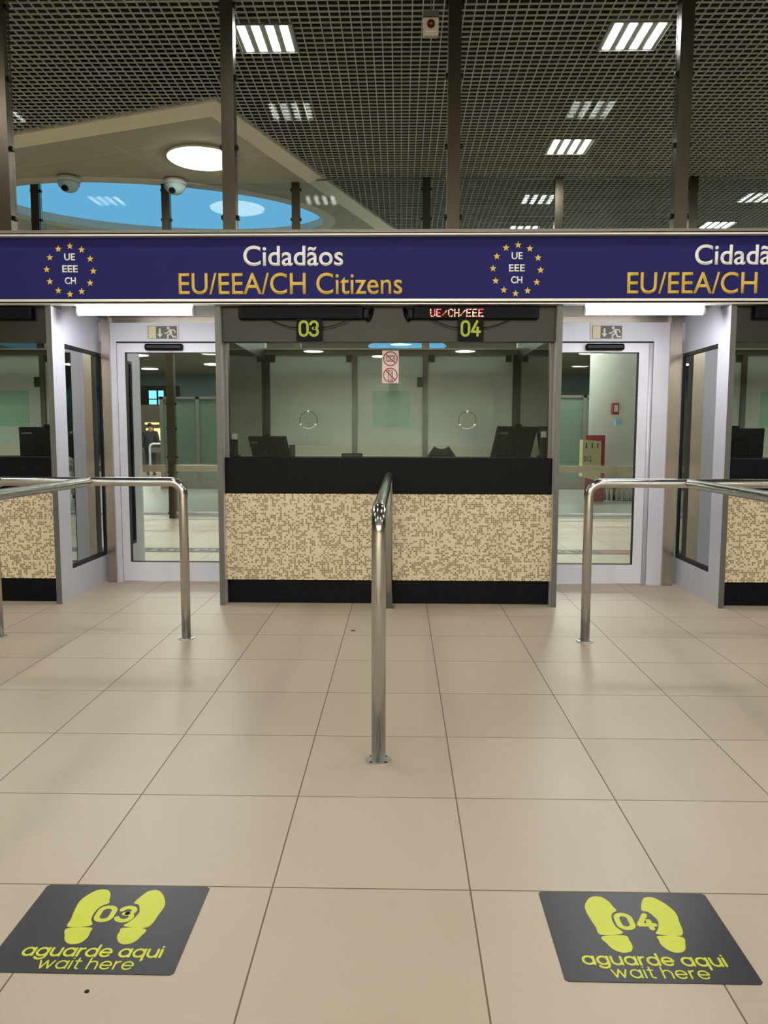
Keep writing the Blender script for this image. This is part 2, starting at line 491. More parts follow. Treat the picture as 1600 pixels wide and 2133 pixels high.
HOLE_C, HOLE_A, HOLE_B, HOLE_T = Vector((-4.21, 14.25)), 2.834, 1.593, 0.2686


def hole(k=0.0, n=72):
    c, s = math.cos(HOLE_T), math.sin(HOLE_T)
    pts = []
    for i in range(n):
        a = 2*PI*i/n
        x, y = (HOLE_A+k)*math.cos(a), (HOLE_B+k)*math.sin(a)
        w = Vector((HOLE_C.x+x*c-y*s, HOLE_C.y+x*s+y*c)) - CC
        pts.append((w.dot(AX), w.dot(AY)))
    return pts


def build_canopy():
    bm = bmesh.new()
    b = 0.2

    def loop(pts, z):
        vs = [bm.verts.new((x, y, z)) for x, y in pts]
        return vs, [bm.edges.new((vs[i], vs[(i+1) % len(vs)])) for i in range(len(vs))]
    inner = [(-CW+b, b), (-b, b), (-b, CD-b), (-CW+b, CD-b)]; outer = [(-CW, 0), (0, 0), (0, CD), (-CW, CD)]
    vi, ei = loop(inner, 5.30); vh, eh = loop(hole(), 5.30)
    bmesh.ops.triangle_fill(bm, use_beauty=True, edges=ei+eh)
    vo, eo = loop(outer, 5.38)
    for i in range(4):
        bm.faces.new((vo[i], vo[(i+1) % 4], vi[(i+1) % 4], vi[i]))
    vt, et = loop(outer, 5.44); vh2, eh2 = loop(hole(), 5.44)
    for i in range(4): bm.faces.new((vt[i], vt[(i+1) % 4], vo[(i+1) % 4], vo[i]))
    n = len(vh)
    for i in range(n): bm.faces.new((vh[i], vh[(i+1) % n], vh2[(i+1) % n], vh2[i]))
    bmesh.ops.triangle_fill(bm, use_beauty=True, edges=et+eh2)
    bmesh.ops.recalc_face_normals(bm, faces=bm.faces[:])
    me = bpy.data.meshes.new('ceiling_canopy'); bm.to_mesh(me); bm.free()
    o = bpy.data.objects.new('ceiling_canopy', me); C.objects.link(o); me.materials.append(M_canopy); me.materials.append(prin('canopy_edge', (226, 219, 202), 0.7, 0, 0.02, 3))
    for p in me.polygons:
        if abs(p.normal.z) < 0.95 and len(p.vertices) == 4: p.material_index = 1
    o.location = (CC.x, CC.y, 0); o.rotation_euler = (0, 0, -PHI); o['kind'] = 'structure'
    # flat ring round the oval opening
    bm = bmesh.new()
    r0 = [bm.verts.new((x, y, 5.285)) for x, y in hole(0.0)]; r1 = [bm.verts.new((x, y, 5.285)) for x, y in hole(0.24)]
    t0 = [bm.verts.new((x, y, 5.302)) for x, y in hole(0.0)]; t1 = [bm.verts.new((x, y, 5.302)) for x, y in hole(0.24)]
    for i in range(n):
        j = (i+1) % n
        bm.faces.new((r0[i], r0[j], r1[j], r1[i])); bm.faces.new((r1[i], r1[j], t1[j], t1[i])); bm.faces.new((t0[i], t0[j], r0[j], r0[i])); bm.faces.new((t1[i], t1[j], t0[j], t0[i]))
    bmesh.ops.recalc_face_normals(bm, faces=bm.faces[:])
    me = bpy.data.meshes.new('opening_rim'); bm.to_mesh(me); bm.free()
    r = bpy.data.objects.new('opening_rim', me); C.objects.link(r); me.materials.append(M_wallw); r.parent = o
    return o


canopy = build_canopy()


def clip_canopy(p, d, t0, t1):
    """Split the segment p+d*t (t0..t1) where it lies inside the canopy rectangle."""
    w = p-CC; a, b = t0, t1
    for axis, lo, hi in ((AX, -CW+0.02, -0.02), (AY, 0.02, CD-0.02)):
        v0, dv = w.dot(axis), d.dot(axis)
        if abs(dv) < 1e-9:
            if v0 < lo or v0 > hi: return [(t0, t1)]
            continue
        q0, q1 = sorted(((lo-v0)/dv, (hi-v0)/dv)); a, b = max(a, q0), min(b, q1)
    if a >= b: return [(t0, t1)]
    return [s for s in ((t0, a), (b, t1)) if s[1]-s[0] > 0.01]


GX0, GX1, GY0, GY1, GP = -13.0, 13.0, -2.0, 27.0, 0.1
LIGHTS = [(2.35, 8.40), (-1.385, 8.39), (2.35, 11.444), (2.40, 15.9), (6.08, 15.66),
          (2.35, 4.1), (-1.385, 4.1), (6.08, 4.1), (-5.1, 4.1), (2.35, .4), (-1.385, .4), (6.08, .4), (-5.1, .4), (6.08, 8.4), (-5.1, 8.0), (6.08, 11.5), (2.35, 20.0), (6.08, 20.0), (9.8, 8.4), (9.8, 15.7)]


def build_grid():
    mb = MB(); th = 0.0055
    for k in range(int((GX1-GX0)/GP)+1):
        x = GX0+k*GP
        for a, b in clip_canopy(Vector((x, 0)), Vector((0, 1)), GY0, GY1):
            mb.box(x-th, x+th, a, b, ZC, ZC+0.014)
    for k in range(int((GY1-GY0)/GP)+1):
        y = GY0+k*GP
        for a, b in clip_canopy(Vector((0, y)), Vector((1, 0)), GX0, GX1):
            mb.box(a, b, y-th, y+th, ZC, ZC+0.014)
    return struct('ceiling', mb, M_blade)


build_grid()
# dark roof above the grid, left open over the oval skylight; plain ceilings beyond it
rf = MB()
rf.box(XL, XR, -2.0, 12.2, 6.2, 6.3); rf.box(-1.4, XR, 12.2, 27.0, 6.2, 6.3); rf.box(XL, -9.5, 12.2, 27.0, 6.2, 6.3); rf.box(-9.5, -1.4, 24.5, 27.0, 6.2, 6.3)
struct('ceiling_roof', rf, M_roof)
sh = MB()      # unseen walls added above the canopy to keep sky light off the plenum
sh.box(-9.5, -1.4, 12.15, 12.2, 5.445, 6.3); sh.box(-1.4, -1.35, 12.2, 24.5, 5.445, 6.3); sh.box(-9.55, -9.5, 12.2, 24.5, 5.445, 6.3)
struct('ceiling_sky_baffle', sh, M_roof)
struct('ceiling_near', MB().box(XL, XR, YB, -2.0, ZC, ZC+0.1), M_wallg)
g = MB(); g.box(XL, GX0, -2.0, 27.0, ZC, ZC+0.1); g.box(GX1, XR, -2.0, 27.0, ZC, ZC+0.1)
struct('ceiling_margin', g, M_roof)


def ceil_far():
    bm = bmesh.new()
    def loop(pts, z):
        vs = [bm.verts.new((x, y, z)) for x, y in pts]
        return vs, [bm.edges.new((vs[i], vs[(i+1) % len(vs)])) for i in range(len(vs))]
    _, e = loop([(XL, 27.0), (XR, 27.0), (XR, YF), (XL, YF)], 5.3)
    es = e
    for cx, cy, a, b in ((0.3, 35.5, 1.75, 2.6), (-16.2, 35.5, 1.6, 2.6)):
        _, e2 = loop([(cx+a*math.cos(2*PI*i/48), cy+b*math.sin(2*PI*i/48)) for i in range(48)], 5.3); es = es+e2
    bmesh.ops.triangle_fill(bm, use_beauty=True, edges=es)
    m = MB(); m.bm.free(); m.bm = bm
    return struct('ceiling_far', m, prin('brownish_ceiling', (140, 130, 112), .7, 0, .04, 2))


ceil_far()

# ------------------------------------------------------------------ ceiling lamps


def make_ceiling_light():
    t = thing('ceiling_light', 'x', 'ceiling light', (0, 0, 0))
    f = MB()
    f.box(-.297, .297, -.29, .29, .02, .07)
    for s in (-1, 1):
        f.box(s*.297-.006, s*.297+.006, -.296, .296, .012, .07); f.box(-.297, .297, s*.29-.006, s*.29+.006, .012, .07)
    f.build('housing', M_lampframe, t)
    for k in range(4):
        x = -.213+k*.142
        MB().box(x-.038, x+.038, -.255, .255, .0175, .021).build('light_strip', M_strip, t)
    return t


cl0 = make_ceiling_light()
cl_lab = {0: 'square four-strip grid ceiling light nearest the right steel post, topmost in view', 1: 'square four-strip ceiling light beside the second steel post, upper left',
          2: 'square four-strip ceiling light in the middle of the right-hand grid', 3: 'four-strip ceiling light just above the sign, over the right star ring', 4: 'four-strip ceiling light just above the sign at far right'}
for i, (x, y) in enumerate(LIGHTS):
    o = cl0 if i == 0 else copy_tree(cl0)
    o.location = (x, y, ZC-0.024)
    o['label'] = cl_lab.get(i, 'square four-strip ceiling light set in the open grid above the queue'); o['group'] = 'four-strip ceiling lights'


def make_disc():
    t = thing('disc_light', 'x', 'ceiling light', (0, 0, 0))
    MB().lathe([(.50, 0), (.50, -.03), (.47, -.035), (.47, -.012)], 0, 0, 0, 48).build('rim', M_wallw, t)
    MB().lathe([(.468, -.02), (.46, -.045), (.40, -.052)], 0, 0, 0, 48).build('diffuser', M_disc, t)
    return t


d0 = make_disc(); _p = can_w(-1.10, 1.35)
d0.location = (_p.x, _p.y, 5.296)
d0_glow = [c for c in d0.children if 'diffuser' in c.name][0]; d0_glow.data.materials[0] = M_discc
tag(d0, 'round glowing ceiling lamp in the white canopy, behind the second steel post', 'ceiling light')
def near_disc(o, me=None):
    for c in o.children:
        if 'diffuser' in c.name: c.data = me or NEAR_ME


FAR_ME = d0_glow.data.copy(); FAR_ME.materials[0] = M_fard
NEAR_ME = d0_glow.data.copy(); NEAR_ME.materials[0] = M_disc
for x, y, z in [(0, -9.0, ZC), (-6.5, -8.5, ZC), (6.5, -8.5, ZC), (-3.2, -12, ZC), (3.2, -12, ZC), (0.6, -19, ZC), (-7, -19, ZC), (6.5, -22, ZC), (3.1, -25.5, ZC), (-4.2, -25.5, ZC), (-9.5, -14, ZC), (9.5, -14, ZC), (-3.5, -16, ZC), (4, -16.5, ZC), (-9, -23, ZC), (10.5, -21, ZC), (0, -22.5, ZC), (-1, -28, ZC)]:  # hall lamps known from reflections, plus extra ones added for frontal light
    o = copy_tree(d0); o.location = (x, y, z-.004); near_disc(o)
    tag(o, 'round white ceiling lamp over the queue hall, one of a partly added set', group='round lamps of the queue hall')
for x, y in [(-8.6, 13.0), (-9.5, 18), (-3.2, 20.5), (-6.5, 21.5), (-5, 18.6)]:  # unseen canopy lamps, added to light the far side and backlight the booths
    o = copy_tree(d0); o.location = (x, y, 5.285); near_disc(o, FAR_ME)
    tag(o, 'added round lamp of the canopy, unseen beyond the oval opening', group='added round lamps of the canopy')
for x, y in [(-2.8, 32), (-11, 30), (-9.5, 36), (-13, 39), (-10.5, 44), (-15, 47), (-6, 40), (5, 31), (9.5, 31), (9, 38), (13, 44), (4.5, 45), (-3, 47), (13.5, 33)]:
    o = copy_tree(d0); o.location = (x, y, 5.296); near_disc(o, FAR_ME)
    tag(o, 'round white lamp on the far ceiling, seen through the glass doors', group='round lamps of the far ceiling')

for x, y in [(3.9, 18.0), (8.0, 18.0), (3.9, 22.5), (8.0, 22.5), (1.8, 17.6), (6.0, 25.0)]:  # unseen lamps added to backlight the frosted rear panes
    o = copy_tree(d0); o.location = (x, y, ZC-.004); near_disc(o, FAR_ME)
    tag(o, 'added unseen round lamp beyond the glass barrier, backlighting the booths', group='added lamps beyond the glass barrier')

# dome cameras and alarm beacon
def dome(x, y, label):
    t = thing('dome_camera', label, 'security camera', (x, y, 5.285))
    MB().lathe([(.05, 0), (.165, -.01), (.172, -.06), (.168, -.075)], x, y, 5.285, 32).build('housing', prin('white_plastic', (190, 196, 196), 0.4), t)
    prof = [(.165*math.cos(a), -.075-.15*math.sin(a)) for a in [PI/2*i/8 for i in range(9)]]; prof[-1] = (.004, prof[-1][1])
    MB().lathe(prof, x, y, 5.285, 32).build('dome', prin('pale_dome', (150, 178, 186), 0.15), t)
    MB().tube([(x-.01, y-.085, 5.285-.185), (x-.01, y-.15, 5.285-.20)], .045, 20).build('lens', M_black, t)


dome(-5.10, 12.30, 'white dome security camera under the canopy, further from the round lamp')
dome(-3.50, 12.44, 'white dome security camera under the canopy, nearer the round lamp')
ab = thing('alarm_beacon', 'white alarm box with red lens hanging in front of the ceiling grid', 'alarm beacon', (0.24, 7.0, 4.73))
MB().box(.18, .312, 6.97, 7.03, 4.73, 4.882, .012).build('case', prin('ivory_plastic', (172, 168, 154), .45), ab)
MB().lathe([(.034, 0), (.032, .02), (.02, .034), (.006, .038)], .246, 6.97, 4.823, 20, 'y').build('lens', prin('red_lens', (86, 18, 20), .15), ab)
MB().box(.205, .287, 6.964, 6.971, 4.755, 4.767).build('nameplate', M_cream, ab)
mb = MB(); mb.box(.18, .312, 6.975, 7.025, 4.888, 4.935); mb.tube([(.246, 7, 4.935), (.246, 7, ZC)], .004, 8); mb.build('hanger', prin('grey_bracket', (70, 74, 72), .4), ab)

# ------------------------------------------------------------------ passport booths
PITCH_B = 3.98
BX = -0.0975                 # centre of the middle booth
HW = 1.3475                  # half width
YF0, YBK = 6.15, 8.15        # front and back of a booth


def booth(cx, label, detail):
    b = thing('inspection_booth', label, 'booth', (cx, 7.1, 0), 'inspection booths in a row')
    x0, x1 = cx-HW, cx+HW
    # counter
    MB().box(x0+.03, x1-.03, 6.26, 6.50, 0.0, .20).build('plinth', M_granite, b)
    MB().box(x0+.035, x1-.035, 6.215, 6.48, .20, .898).build('mosaic_front', M_mosaic, b, 'cream and brown mosaic front')
    m = MB(); m.box(x0+.03, x1-.03, 6.215, 6.62, .898, 1.186, .004); m.build('counter_top', M_granite, b, 'black granite counter band')
    MB().box(x0+.05, x1-.05, 6.62, 7.15, .72, .76).build('desk_top', M_trimg, b)
    # side fins (front edge) with a flared foot
    for s, xo in ((-1, x0), (1, x1)):
        xi = xo - s*.042
        m = MB(); m.box(min(xo, xi), max(xo, xi), YF0+.006, 6.36, 0, 2.364); fo = m.build('fin', M_alu, b)
        MB().box(min(xo, xi), max(xo, xi), YF0, YF0+.006, 0, 2.364).build('shaded_fin_front', M_finshade, fo)
        xm = xi - s*.028
        MB().box(min(xi, xm), max(xi, xm), 6.27, 6.33, 1.186, 2.10).build('glazing_bar', M_trimg, b)
    # header plate and front glass
    m = MB(); m.box(x0+.042, x1-.042, 6.20, 6.30, 2.095, 2.42); m.build('header_panel', M_steelh, b)
    MB().box(x0+.07, x1-.07, 6.295, 6.307, 1.186, 2.096).build('front_glass', M_glassb, b)
    # side walls: glazed aluminium panels front and rear of the door line
    for s, xo in ((-1, x0), (1, x1)):
        a, c = sorted((xo, xo - s*.05))
        for ya, yb in ((6.36, 7.20), (7.26, YBK+.07)):
            f = MB()
            f.box(a, c, ya, yb, 0, .25); f.box(a, c, ya, yb, 2.10, 2.42)
            st = .03 if ya < 7 else .24
            f.box(a, c, ya, ya+(.02 if ya < 7 else .10), .25, 2.10); f.box(a, c, yb-st, yb, .25, 2.10)
            f.build('side_frame', M_alu, b)
            gk = MB(); y0g, y1g = ya+(.02 if ya < 7 else .10), yb-st
            for q in ((y0g, y1g, .25, .285), (y0g, y1g, 2.07, 2.10), (y0g, y0g+.008, .285, 2.07), (y1g-.008, y1g, .285, 2.07)):
                gk.box(a+.004, c-.004, q[0], q[1], q[2], q[3])
            gk.build('gasket', M_gasket, b)
            MB().box((a+c)/2-.006, (a+c)/2+.006, y0g, y1g, .285, 2.07).build('side_glass', M_glassd if ya < 7 else M_darkpanel, b)
    for s, xo in ((-1, x0), (1, x1)):
        a, c = sorted((xo, xo - s*.05))
        i0, i1 = sorted((xo - s*.0505, xo - s*.056))
        MB().box(i0, i1, 6.37, YBK-.06, .76, 2.13).build('inner_glass', M_glassi, b, 'dark inner side glass')
        MB().box(i0, i1, 6.37, YBK-.06, 2.13, 2.42).build('inner_lining', M_steelh, b)
        MB().box(a, c, 7.20, 7.26, 0, 2.42).build('side_post', M_alu, b)
    # rear wall
    xa, xb = x0+.05, x1-.05
    m = MB(); m.box(xa, xb, YBK-.03, YBK+.03, 2.185, 2.235); 
    MB().box(xa, xb, YBK-.05, YBK+.05, 2.235, 2.25).build('transom_cap', M_trimw, b)
    
    for xx in (cx-.375, cx+.355): m.box(xx-.026, xx+.026, YBK-.03, YBK+.03, 0, 2.185)
    m.build('rear_frame', prin('dull_steel', (100, 102, 94), .4, .6), b)
    m = MB(); m.box(xa, xa+.045, YBK-.06, YBK+.03, 0, 2.185); m.box(xb-.045, xb, YBK-.06, YBK+.03, 0, 2.185); m.build('corner_post', prin('dark_bronze', (44, 42, 36), .4, .6), b)
    edges = (xa+.045, cx-.401, cx-.349, cx+.329, cx+.381, xb-.045)
    for k in range(3):
        l, r = edges[2*k], edges[2*k+1]
        MB().box(l, r, YBK-.006, YBK+.006, 1.262, 2.185).build('rear_pane', M_frost, b)
        MB().box(l, r, YBK-.012, YBK+.012, 0, 1.262).build('rear_kick_panel', prin('pale_panel', (214, 214, 192), .5), b)
    MB().box(cx-.19, cx+.19 if not detail else cx+.20, YBK-.012, YBK-.0065, 1.45, 1.82).build('frosted_film', M_frostg, b, 'pale green frosted film')
    h = MB()
    for xx in (xa+.07, cx-.43, cx+.42, xb-.09):
        h.box(xx-.03, xx+.03, YBK-.02, YBK+.02, 2.115, 2.18)
    h.build('glass_clamp', prin('clamp_steel', (70, 72, 66), .35, .7), b)
    MB().box(cx+.27, cx+.33, YBK-.03, YBK+.02, 1.86, 1.96).build('door_lock', prin('lock_case', (66, 66, 54), .4, .5), b)
    if detail:
        for rx in (-.737, .535):
            ring = MB(); N = 48
            ring.tube([(rx+.069*math.cos(2*PI*i/N), 6.292, 1.487+.069*math.sin(2*PI*i/N)) for i in range(N+1)], .0024, 8, False)
            ro = ring.build('speech_ring', prin('grey_acrylic', (70, 74, 64), .2), b)
            MB().tube([(rx+.0695*math.cos(math.radians(d_)), 6.2895, 1.487+.0695*math.sin(math.radians(d_))) for d_ in range(232, 323, 6)], .0034, 8).build('painted_glint', prin('acrylic_glint', (226, 228, 212), .2), ro)  # pale arc paints the highlight on the ring's lower edge
            for a in (90, 212, -32):
                MB().tube([(rx+.069*math.cos(math.radians(a)), 6.275, 1.487+.069*math.sin(math.radians(a))), (rx+.069*math.cos(math.radians(a)), 6.30, 1.487+.069*math.sin(math.radians(a)))], .0085, 12).build('stud', M_rail, ro)
        fr = frame_v(-1.197, 6.2945, 1.487)
        ar = MB(); ar.stroke([(-.058, 0), (.064, 0)], .013, fr, .0004); ar.stroke([(-.058, 0), (-.004, .054)], .012, fr, .0004); ar.stroke([(-.058, 0), (-.004, -.054)], .012, fr, .0004)  # image of an arrow elsewhere, painted flat on the front glass
        ar.build('arrow_image', M_arrow, b, 'faint pale arrow image painted on the glass')
    return b


b_mid = booth(BX, 'inspection booth in the middle with lanes 03 and 04', True)
b_left = booth(BX-PITCH_B, 'inspection booth cut by the left edge of the photo', False)
b_right = booth(BX+PITCH_B, 'inspection booth cut by the right edge of the photo', False)

# ------------------------------------------------------------------ passages: soffit, doors
DY = 7.15


def passage(n, xl, xr, leaf, glassx, col, jamb, hinge_side):
    """xl..xr: clear width; leaf/glass/column x ranges measured on the door plane."""
    s = MB(); s.box(xl, xr, 6.13, 7.30, 2.42, 2.47)
    struct('ceiling_soffit' if n == 1 else 'ceiling_soffit_2', s, M_steelh)
    d = thing('door_%d' % n, None, None, ((xl+xr)/2, DY, 0)); d['kind'] = 'structure'
    MB().box(col[0], col[1], DY-.06, DY+.06, 0, 2.42).build('frame_post', M_steel, d)
    f = MB(); f.box(xl+.002, xr-.002, DY-.03, DY+.04, 2.205, 2.37); f.box(jamb[0], jamb[1], DY-.03, DY+.04, 0, 2.205)
    f.build('door_frame', M_alu, d)
    MB().box(xl+.002, xr-.002, DY-.012, DY+.04, 2.372, 2.42).build('transom_plate', M_steel, d)
    lf = MB(); l0, l1 = leaf; g0, g1 = glassx
    lf.box(l0, l1, DY-.022, DY+.022, .012, .187); lf.box(l0, l1, DY-.022, DY+.022, 2.108, 2.19)
    lf.box(l0, g0, DY-.022, DY+.022, .187, 2.108); lf.box(g1, l1, DY-.022, DY+.022, .187, 2.108)
    lo = lf.build('door_leaf', M_alu, d)
    MB().box(g0, g1, DY-.004, DY+.004, .187, 2.108).build('glazing', M_glass, lo)
    gk = MB()
    for q in ((g0, g0+.006, .187, 2.108), (g1-.006, g1, .187, 2.108), (g0, g1, 2.102, 2.108), (g0, g1, .187, .192)): gk.box(q[0], q[1], DY-.024, DY+.024, q[2], q[3])
    gk.build('gasket', M_gasket, lo)
    gap = MB(); gap.box(min(leaf[0], jamb[0]), max(leaf[1], jamb[1]), DY-.015, DY+.02, 2.19, 2.205); gap.build('head_gap', M_gasket, d)
    return d


dl = passage(1, BX-PITCH_B+HW, BX-HW, (-2.572, -1.455), (-2.50, -1.53), (-2.70, -2.628), (-2.628, -2.576), 'l')
dr = passage(2, BX+HW, BX+PITCH_B-HW, (1.26, 2.258), (1.335, 2.135), (2.40, 2.50), (2.262, 2.40), 'r')
# vertical round hinge bar of the right-hand door
MB().tube([(2.235, DY-.03, .02), (2.235, DY-.03, 2.188)], .016, 16).build('hinge_bar', M_alu, dr)

for nm, x, lab in (('left', -2.135, 'black door sensor bar above the glass door on the left'), ('right', 1.822, 'black door sensor bar above the glass door on the right')):
    t = thing('door_sensor', lab, 'door sensor', (x, DY-.03, 2.152), 'door sensors')
    MB().box(x-.172, x+.172, DY-.075, DY-.022, 2.124, 2.181, .016).build('case', M_black, t)
    MB().box(x-.15, x+.15, DY-.0765, DY-.07, 2.155, 2.163, .002).build('window_strip', M_dark, t)

for x, lab in ((-2.147, 'exit sign with running figure above the left glass door'), (1.838, 'exit sign with running figure above the right glass door')):
    t = thing('exit_sign', lab, 'exit sign', (x, DY-.035, 2.283), 'exit signs')
    fr = frame_v(x, DY-.031, 2.283)
    MB().box(x-.147, x+.147, DY-.040, DY-.031, 2.283-.068, 2.283+.068).build('plate', M_paper, t)
    fr2 = frame_v(x, DY-.040, 2.283)
    MB().prism([(-.132, -.056), (.132, -.056), (.132, .056), (-.132, .056)], fr2, .001).build('panel', M_signgreen, t)
    fr3 = frame_v(x, DY-.041, 2.283)
    MB().prism([(-.126, -.053), (-.058, -.053), (-.058, .053), (-.126, .053)], fr3, .001).build('door_symbol', M_cream, t)
    a = MB(); a.stroke([(-.022, .034), (-.022, -.03)], .017, fr3, .001, False); a.prism([(-.049, -.012), (-.022, -.044), (.005, -.012), (.005, -.024), (-.022, -.05), (-.049, -.024)][:3], fr3, .001)
    a.build('arrow_symbol', M_paper, t)
    p = MB()
    p.prism([(.054+.013*math.cos(2*PI*i/20), .038+.013*math.sin(2*PI*i/20)) for i in range(20)], fr3, .001)
    p.stroke([(.072, .016), (.078, -.008)], .026, fr3, .001)                       # trunk
    p.stroke([(.066, .02), (.045, -.004), (.022, -.008)], .011, fr3, .001)         # leading arm
    p.stroke([(.078, .022), (.105, .022), (.117, .0)], .011, fr3, .001)            # trailing arm
    p.stroke([(.074, -.012), (.048, -.026), (.05, -.05)], .014, fr3, .001)         # leading leg
    p.stroke([(.08, -.012), (.094, -.038), (.12, -.04)], .014, fr3, .001)          # trailing leg
    p.build('running_figure', M_paper, t)

for x, dz, lab in ((-2.105, 0, 'glowing tube lamp under the sign over the left passage'), (1.905, 0, 'glowing tube lamp under the sign over the right passage')):
    t = thing('tube_light', lab, 'tube light', (x, 6.28, 2.36), 'tube lamps of the passages')
    m = MB(); m.box(x-.46, x+.46, 6.235, 6.328, 2.385, 2.419); m.box(x-.46, x+.46, 6.322, 6.328, 2.332, 2.385); m.build('housing', M_trimw, t)  # rear lip added to keep the tube's light off the door head
    MB().tube([(x-.455, 6.28, 2.345), (x+.455, 6.28, 2.345)], .036, 20).build('diffuser', M_tube, t)
    for s in (-1, 1): MB().tube([(x+s*.455, 6.28, 2.345), (x+s*.472, 6.28, 2.345)], .039, 20).build('end_cap', M_trimw, t)

# ------------------------------------------------------------------ overhead sign
SGX0, SGX1, SGY = -6.0, 6.2, 6.12
sg = thing('overhead_sign', 'long navy overhead sign with gold star rings and lettering for citizens', 'sign', (0, SGY, 2.4))
MB().box(SGX0, SGX1, SGY, SGY+.07, 2.395, 2.885).build('panel', M_navy, sg)
m = MB(); m.box(SGX0, SGX1, SGY-.05, SGY+.12, 2.893, 2.915); m.build('cap_trim', M_trimg, sg)
MB().box(SGX0, SGX1, SGY-.055, SGY+.03, 2.872, 2.884).build('upper_trim', M_trimw, sg)
m = MB(); m.box(SGX0, SGX1, SGY-.03, SGY+.03, 2.386, 2.404); m.box(SGX0, SGX1, SGY-.025, SGY+.06, 2.366, 2.373); m.build('lower_trim', M_trimw, sg)
MB().box(SGX0, SGX1, SGY-.005, SGY+.06, 2.373, 2.386).build('shadow_gap', M_gasket, sg)
MB().box(SGX0, SGX1, SGY-.01, SGY+.06, 2.884, 2.893).build('shadow_gap', M_gasket, sg)
for k in (-1, 0, 1):
    dx = k*3.436
    if k >= 0:
        text_obj('white_lettering', 'Cidadãos', -1.209+dx, -.442+dx, 2.656, 2.808, SGY-.001, M_white, sg, .012)
        text_obj('gold_lettering', 'EU/EEA/CH Citizens', -1.712+dx, .011+dx, 2.443, 2.605, SGY-.001, M_gold, sg, .006)
    ex, ez = -2.552+dx, 2.627
    if k < 0: continue
    for body, z in (('UE', 2.701), ('EEE', 2.611), ('CH', 2.522)):
        wd = {'UE': .083, 'EEE': .121, 'CH': .086}[body]
        text_obj('white_lettering', body, ex-wd/2, ex+wd/2, z, z+.053, SGY-.001, M_white, sg, .02)
    for i in range(12):
        a = math.radians(90-30*i-2.0)
        sx_, sz_ = ex+.181*math.cos(a), ez+.181*math.sin(a)
        pts = []
        for j in range(10):
            rr = .0275 if j % 2 == 0 else .0115
            pts.append((rr*math.cos(PI/2+j*PI/5), rr*math.sin(PI/2+j*PI/5)))
        MB().prism(pts, frame_v(sx_, SGY-.0002, sz_), .003).build('star', M_gold, sg)
ex = -2.552+2*3.436

# ------------------------------------------------------------------ LED boards and lane numbers
FONT57 = {'U': ['10001']*6+['01110'], 'E': ['11111', '10000', '10000', '11110', '10000', '10000', '11111'], '/': ['00000', '00001', '00010', '00100', '01000', '10000', '00000'],
          'C': ['01110', '10001', '10000', '10000', '10000', '10001', '01110'], 'H': ['10001', '10001', '10001', '11111', '10001', '10001', '10001']}


def led_board(x0, x1, label, bracket, msg=None, cap=0):
    cx = (x0+x1)/2
    t = thing('led_display', label, 'display', (cx, 6.17, 2.305), 'LED displays over the counters')
    MB().box(x0, x1, 6.14, 6.199, 2.262, 2.356, .006).build('case', M_blackmetal, t)
    MB().box(x0+.03, x1-.03, 6.137, 6.141, 2.272, 2.346).build('screen', M_plate, t)
    for s in bracket:
        xe = x0 if s < 0 else x1
        m = MB(); m.box(min(xe, xe+s*.05), max(xe, xe+s*.05), 6.15, 6.20, 2.262, 2.345, .01)
        m.tube([(xe+s*.035, 6.15, 2.255), (xe+s*.06, 6.18, 2.30), (xe+s*.07, 6.185, 2.35)], .016, 10); m.build('bracket', M_black, t)
    if msg:
        bm = MB(); px, pz = .41/53, .0086; mi = []
        col = 0
        for ch in msg:
            for r in range(7):
                for c in range(5):
                    if FONT57[ch][r][c] == '1':
                        n0 = len(bm.bm.faces)
                        X, Z = .231+(col+c)*px, 2.331-r*pz
                        bm.box(X-px*.42, X+px*.42, 6.134, 6.1372, Z-pz*.40, Z+pz*.40); bm.bm.faces.ensure_lookup_table()
                        k = random.choice((0, 0, 1, 2)) if c in (0, 4) or r in (0, 6) else random.choice((0, 1))
                        for f in bm.bm.faces[n0:]: f.material_index = k
            col += 6
        bm.build('message', [M_ledr, M_ledy, M_ledw], t, 'red and yellow dot lettering')
    return t


led_board(-1.258, -.292, 'blank black LED display over counter 03', (1,))
led_board(.10, 1.066, 'black LED display with lit dot lettering over counter 04', (-1,), 'UE/CH/EEE')
led_board(BX-PITCH_B+.20, BX-PITCH_B+1.20, 'black LED display at the left edge of the photo', ())
led_board(BX+PITCH_B-1.17, BX+PITCH_B-.20, 'black LED display at the right edge of the photo', ())


def lane_plate(cx, digits, label):
    t = thing('lane_number_sign', label, 'number sign', (cx, 6.15, 2.17), 'lane number signs')
    MB().box(cx-.098, cx+.098, 6.142, 6.150, 2.088, 2.2615).build('plate', M_plate, t)
    d = MB(); fr = frame_v(cx, 6.142, 2.124)
    stroke_text(d, digits, -.080, .078, .010, .0765, .019, fr, .0012, .30); d.build('digits', M_lime, t)
    m = MB()
    for s in (-1, 1):
        m.tube([(cx+s*.098, 6.146, 2.196), (cx+s*.15, 6.146, 2.20), (cx+s*.22, 6.148, 2.222), (cx+s*.29, 6.15, 2.25), (cx+s*.31, 6.155, 2.258)], .0035, 8)
    m.build('cable', M_black, t)


lane_plate(-.711, '03', 'black number plate reading 03 under the blank display')
lane_plate(.543, '04', 'black number plate reading 04 under the lit display')

